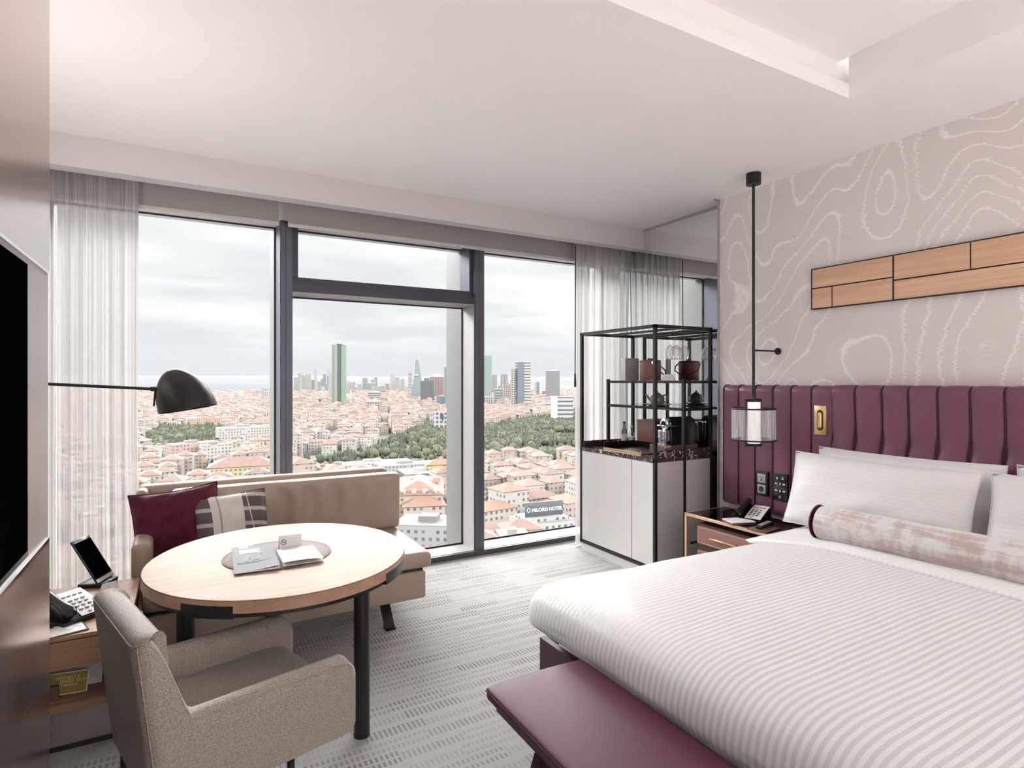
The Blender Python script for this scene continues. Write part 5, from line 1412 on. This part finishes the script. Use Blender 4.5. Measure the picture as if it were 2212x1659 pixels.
tower('squat beige block at the foot of the mint glass tower', 1046, 1066, 856, 880, (.54, .47, .42), 'gridw', d=1550)
def pmain(t, w, h, dp):
    pt(t, 'glass_front', (-w * .36, w * .06, -dp * .56, -dp * .3, 0, h * .985), m=M['cdark'] if False else None, col=(.17, .215, .29))
    pt(t, 'side_wing', (-w * .78, -w * .36, -dp * .5, dp * .2, 0, h * .84), (.50, .47, .43), 'gridw')
    pt(t, 'base', (-w * .8, w * .1, -dp * .7, dp * .2, 0, h * .10), (.58, .53, .48), 'stripe')
tower('tall striped white tower with blue glass front', 1113, 1146, 781, 884, (.62, .58, .52), 'stripe', parts=pmain)
tower('dark grey slab tower with a flat crown above the shopping centre', 1179, 1208, 801, 858, (.26, .255, .265), parts=lambda t, w, h, dp: pt(t, 'crown', (-w * .3, w * .4, -dp * .3, dp * .3, h, h * 1.035), m=M['cwhite']), d=2100)
tower('peach coloured shopping centre with curved terraces', 1136, 1192, 872, 900, (.58, .42, .32), 'stripe', name='shopping_centre', d=1450, dep=.5)
tower('peach hall beside the striped tower', 1076, 1108, 876, 892, (.58, .42, .31), 'stripe', name='hall', d=1500, dep=.5)
tower('white office building with blue window strips above the park trees', 1192, 1236, 857, 914, (.60, .60, .59), 'stripe', parts=lambda t, w, h, dp: pt(t, 'white_end', (-w * .52, -w * .25, -dp * .54, dp * .5, 0, h * 1.02), m=M['cwhite']))
rt = random.Random(77)
for i in range(64):
    if i < 22: u = 636 + (i * 4.2) + rt.uniform(-1, 1); vt = rt.uniform(806, 832); d = rt.uniform(3000, 4200)
    elif i < 46: u = 748 + (i - 22) * 5.9 + rt.uniform(-2, 2); vt = rt.uniform(813, 838); d = rt.uniform(2700, 4000)
    else: u = 1050 + (i - 46) * 8.6 + rt.uniform(-3, 3); vt = rt.uniform(822, 846); d = rt.uniform(2300, 3200)
    if i % 7 == 3: vt -= 10
    w = rt.uniform(5, 11)
    c = rt.choice(((.34, .36, .40), (.42, .40, .40), (.50, .46, .44), (.28, .31, .36), (.54, .50, .46)))
    nm = {.34: 'blue grey', .42: 'grey', .50: 'pinkish', .28: 'slate', .54: 'cream'}[c[0]]
    t = tower('far %s tower block on the skyline %s' % (nm, 'beside the tallest tower' if i < 22 else 'behind the table side of the casement' if i < 46 else 'in the pane by the bar'), u, u + w, vt, 860, c, rt.choice(('gridw', 'band', 'stripe')), name='tower_block', d=d)
    t['group'] = t['label'] + ' group'
for i, (u, vt, vb, w) in enumerate(((302, 838, 850, 7), (312, 837, 850, 8), (318, 894, 906, 18), (540, 842, 856, 24), (568, 838, 868, 14), (330, 898, 914, 16))):
    t = tower(('white twin slab at the left end of the skyline', 'second white slab at the left end of the skyline', 'pale grey slab block under the lamp shade rim', 'broad cream block at the foot of the dark ridge', 'white slab beside the first mullion', 'white block with strip windows above the hillock')[i], u, u + w, vt, vb, (.60, .58, .56), 'gridw', name='tower_block')
for i, u in enumerate((758, 769)):
    d = 1450; p = at_depth(u, VH, d); t = thing('minaret', ('slim white minaret, the taller of two before the tallest tower', 'slim white minaret, shorter, beside its twin')[i], 'minaret', (p.x, p.y, G0))
    h = 44 - 16 * i
    B().cyl((0, 0, 0), (0, 0, h), 1.3, 1.0, 10).build('shaft', M['cwhite'], t); B().cyl((0, 0, h), (0, 0, h + 9), 1.1, .05, 10).build('spire', M['cwhite'], t)
    B().cyl((0, 0, h * .8), (0, 0, h * .8 + 1.4), 1.9, n=12).build('balcony', M['cwhite'], t)

# thin winter haze over the city
k = N('city_haze'); k.t.links.new(k.n('VolumeScatter', Color=(.93, .95, 1.0), Density=.0000015, Anisotropy=.2), k.out.inputs[1]); M['haze'] = k.m
b = B(Matrix.Rotation(-HEAD, 4, 'Z'))
o = b.box(-7000, 7000, 60, 12500, G0 - 4, 70).build('haze', M['haze'], smooth=False); tag(o, 'thin pale haze lying over the far city', 'haze', kind='stuff')
# ------------------------------------------------------------------ overcast daylight
w = bpy.data.worlds.new('overcast_sky'); SC.world = w; w.use_nodes = True
nt_ = w.node_tree; nt_.nodes.clear()
k = N.__new__(N); k.t = nt_; k.m = w; k.out = nt_.nodes.new('ShaderNodeOutputWorld')
dirv = k.n('TexCoord', 0); x, y, z = k.xyz(dirv)
zz = k.math('ADD', k.math('MAXIMUM', z, 0.0), .10)
pl_ = k.comb(k.math('DIVIDE', x, zz), k.math('DIVIDE', y, zz), 0.0)
c1 = k.noise(k.vmul(pl_, (.55, .95, 1)), 1.0, 5, .55, dist=.6)
c2 = k.noise(k.vmul(dirv, (3, 3, 16)), 1.0, 4, .55)
cl = k.step(k.math('ADD', k.math('MULTIPLY', c1, .6), k.math('MULTIPLY', c2, .4)), .38, .62)
colr = k.mix(cl, (.445, .455, .475), (.57, .562, .555))
hor = k.step(z, .0, .10)
colr = k.mix(hor, (.43, .445, .47), colr)
colr = k.mix(k.step(z, .30, .55), colr, (1.0, .97, .95))
BAND, ZEN = 27.0, 1.5     # bright sky band added above the view to light the room, duller zenith
stg = k.math('SUBTRACT', k.lin(k.step(z, .25, .34), 0, 1, 1.0, BAND), k.math('MULTIPLY', k.step(z, .40, .60), BAND - ZEN))
bg = k.n('Background', Color=colr, Strength=stg)
nt_.links.new(bg, k.out.inputs[0])

# ------------------------------------------------------------------ added ceiling fill lamps, out of view, to brighten the room
def fill_downlight(label, x, y, z, power, spread=150):
    t = thing('ceiling_fill_lamp', label, 'fill_downlight', (x, y, z), 0, None)
    B().lathe([(.034, .0), (.048, -.004), (.052, -.002), (.052, .0)], 28).build('trim_ring', M['ceiling'], t)
    li = bpy.data.lights.new('lamp', 'SPOT'); li.energy = power; li.spot_size = R(spread); li.spot_blend = .9; li.shadow_soft_size = .05; li.color = (1, .985, .98)
    lo = bpy.data.objects.new('lamp', li); COL.objects.link(lo); lo.parent = t; lo.location = (0, 0, -.03)
    return t
for (lab, x, y, z, p, sp) in (('added ceiling fill lamp over the media wall corner', .55, -1.62, 2.9, 560, 80), ('added ceiling fill lamp in the entry zone', 1.35, -1.62, 2.9, 560, 80), ('added ceiling fill lamp in the entry zone nearer the bed wall', 2.2, -1.62, 2.9, 560, 80), ('added ceiling fill lamp behind the far pillows', 3.2, -1.3, 2.9, 420, 80), ('added ceiling fill lamp near the media wall, ahead of the entry zone', .5, -1.0, 2.9, 25, 150), ('added ceiling fill lamp over the bed wall, ahead of the entry zone', 3.25, -.7, 2.9, 25, 150)):
    fill_downlight(lab, x, y, z - .001, p, sp)
def fill_uplighter(label, x, y, power, H=1.72):  # added floor lamp, unseen behind the media wall, to lift the ceiling
    t = thing('fill_floor_lamp', label, 'lamp', (x, y, 0))
    B().lathe([(0, 0), (.15, 0), (.15, .02), (.02, .03)], 32).build('base', M['black'], t)
    B().cyl((0, 0, .02), (0, 0, H), .012).build('pole', M['black'], t)
    B().lathe([(.02, H - .02), (.10, H + .0), (.145, H + .07), (.142, H + .07), (.096, H + .01), (.0, H)], 32).build('shade', M['black'], t)
    li = bpy.data.lights.new('lamp', 'POINT'); li.energy = power; li.shadow_soft_size = .08; li.color = (1, .97, .95)
    lo = bpy.data.objects.new('lamp', li); COL.objects.link(lo); lo.parent = t; lo.location = (0, 0, H + .052)
fill_uplighter('added black fill lamp hidden behind the end of the media wall', -.60, 2.70, 17, 1.62)

# ------------------------------------------------------------------ camera
cd = bpy.data.cameras.new('camera'); co_ = bpy.data.objects.new('camera', cd); COL.objects.link(co_)
co_.location = (0, 0, EYE); co_.rotation_euler = (PI / 2, 0, -HEAD)
cd.sensor_width = 36.0; cd.lens = FOC / 2212 * 36.0; cd.shift_y = (VH - 829.5) / 2212
cd.clip_start = .05; cd.clip_end = 30000
SC.camera = co_
vs_ = SC.view_settings; vs_.view_transform = 'Standard'; vs_.look = 'None'; vs_.exposure = 0.92; vs_.gamma = 1.0; vs_.use_curve_mapping = False
SC.display_settings.display_device = 'sRGB'
cy = SC.cycles
cy.use_denoising = True; cy.max_bounces = 9; cy.diffuse_bounces = 6; cy.glossy_bounces = 5; cy.transparent_max_bounces = 16; cy.transmission_bounces = 4
cy.sample_clamp_indirect = 8.0; cy.use_adaptive_sampling = True; cy.adaptive_threshold = .03
cy.caustics_reflective = False; cy.caustics_refractive = False
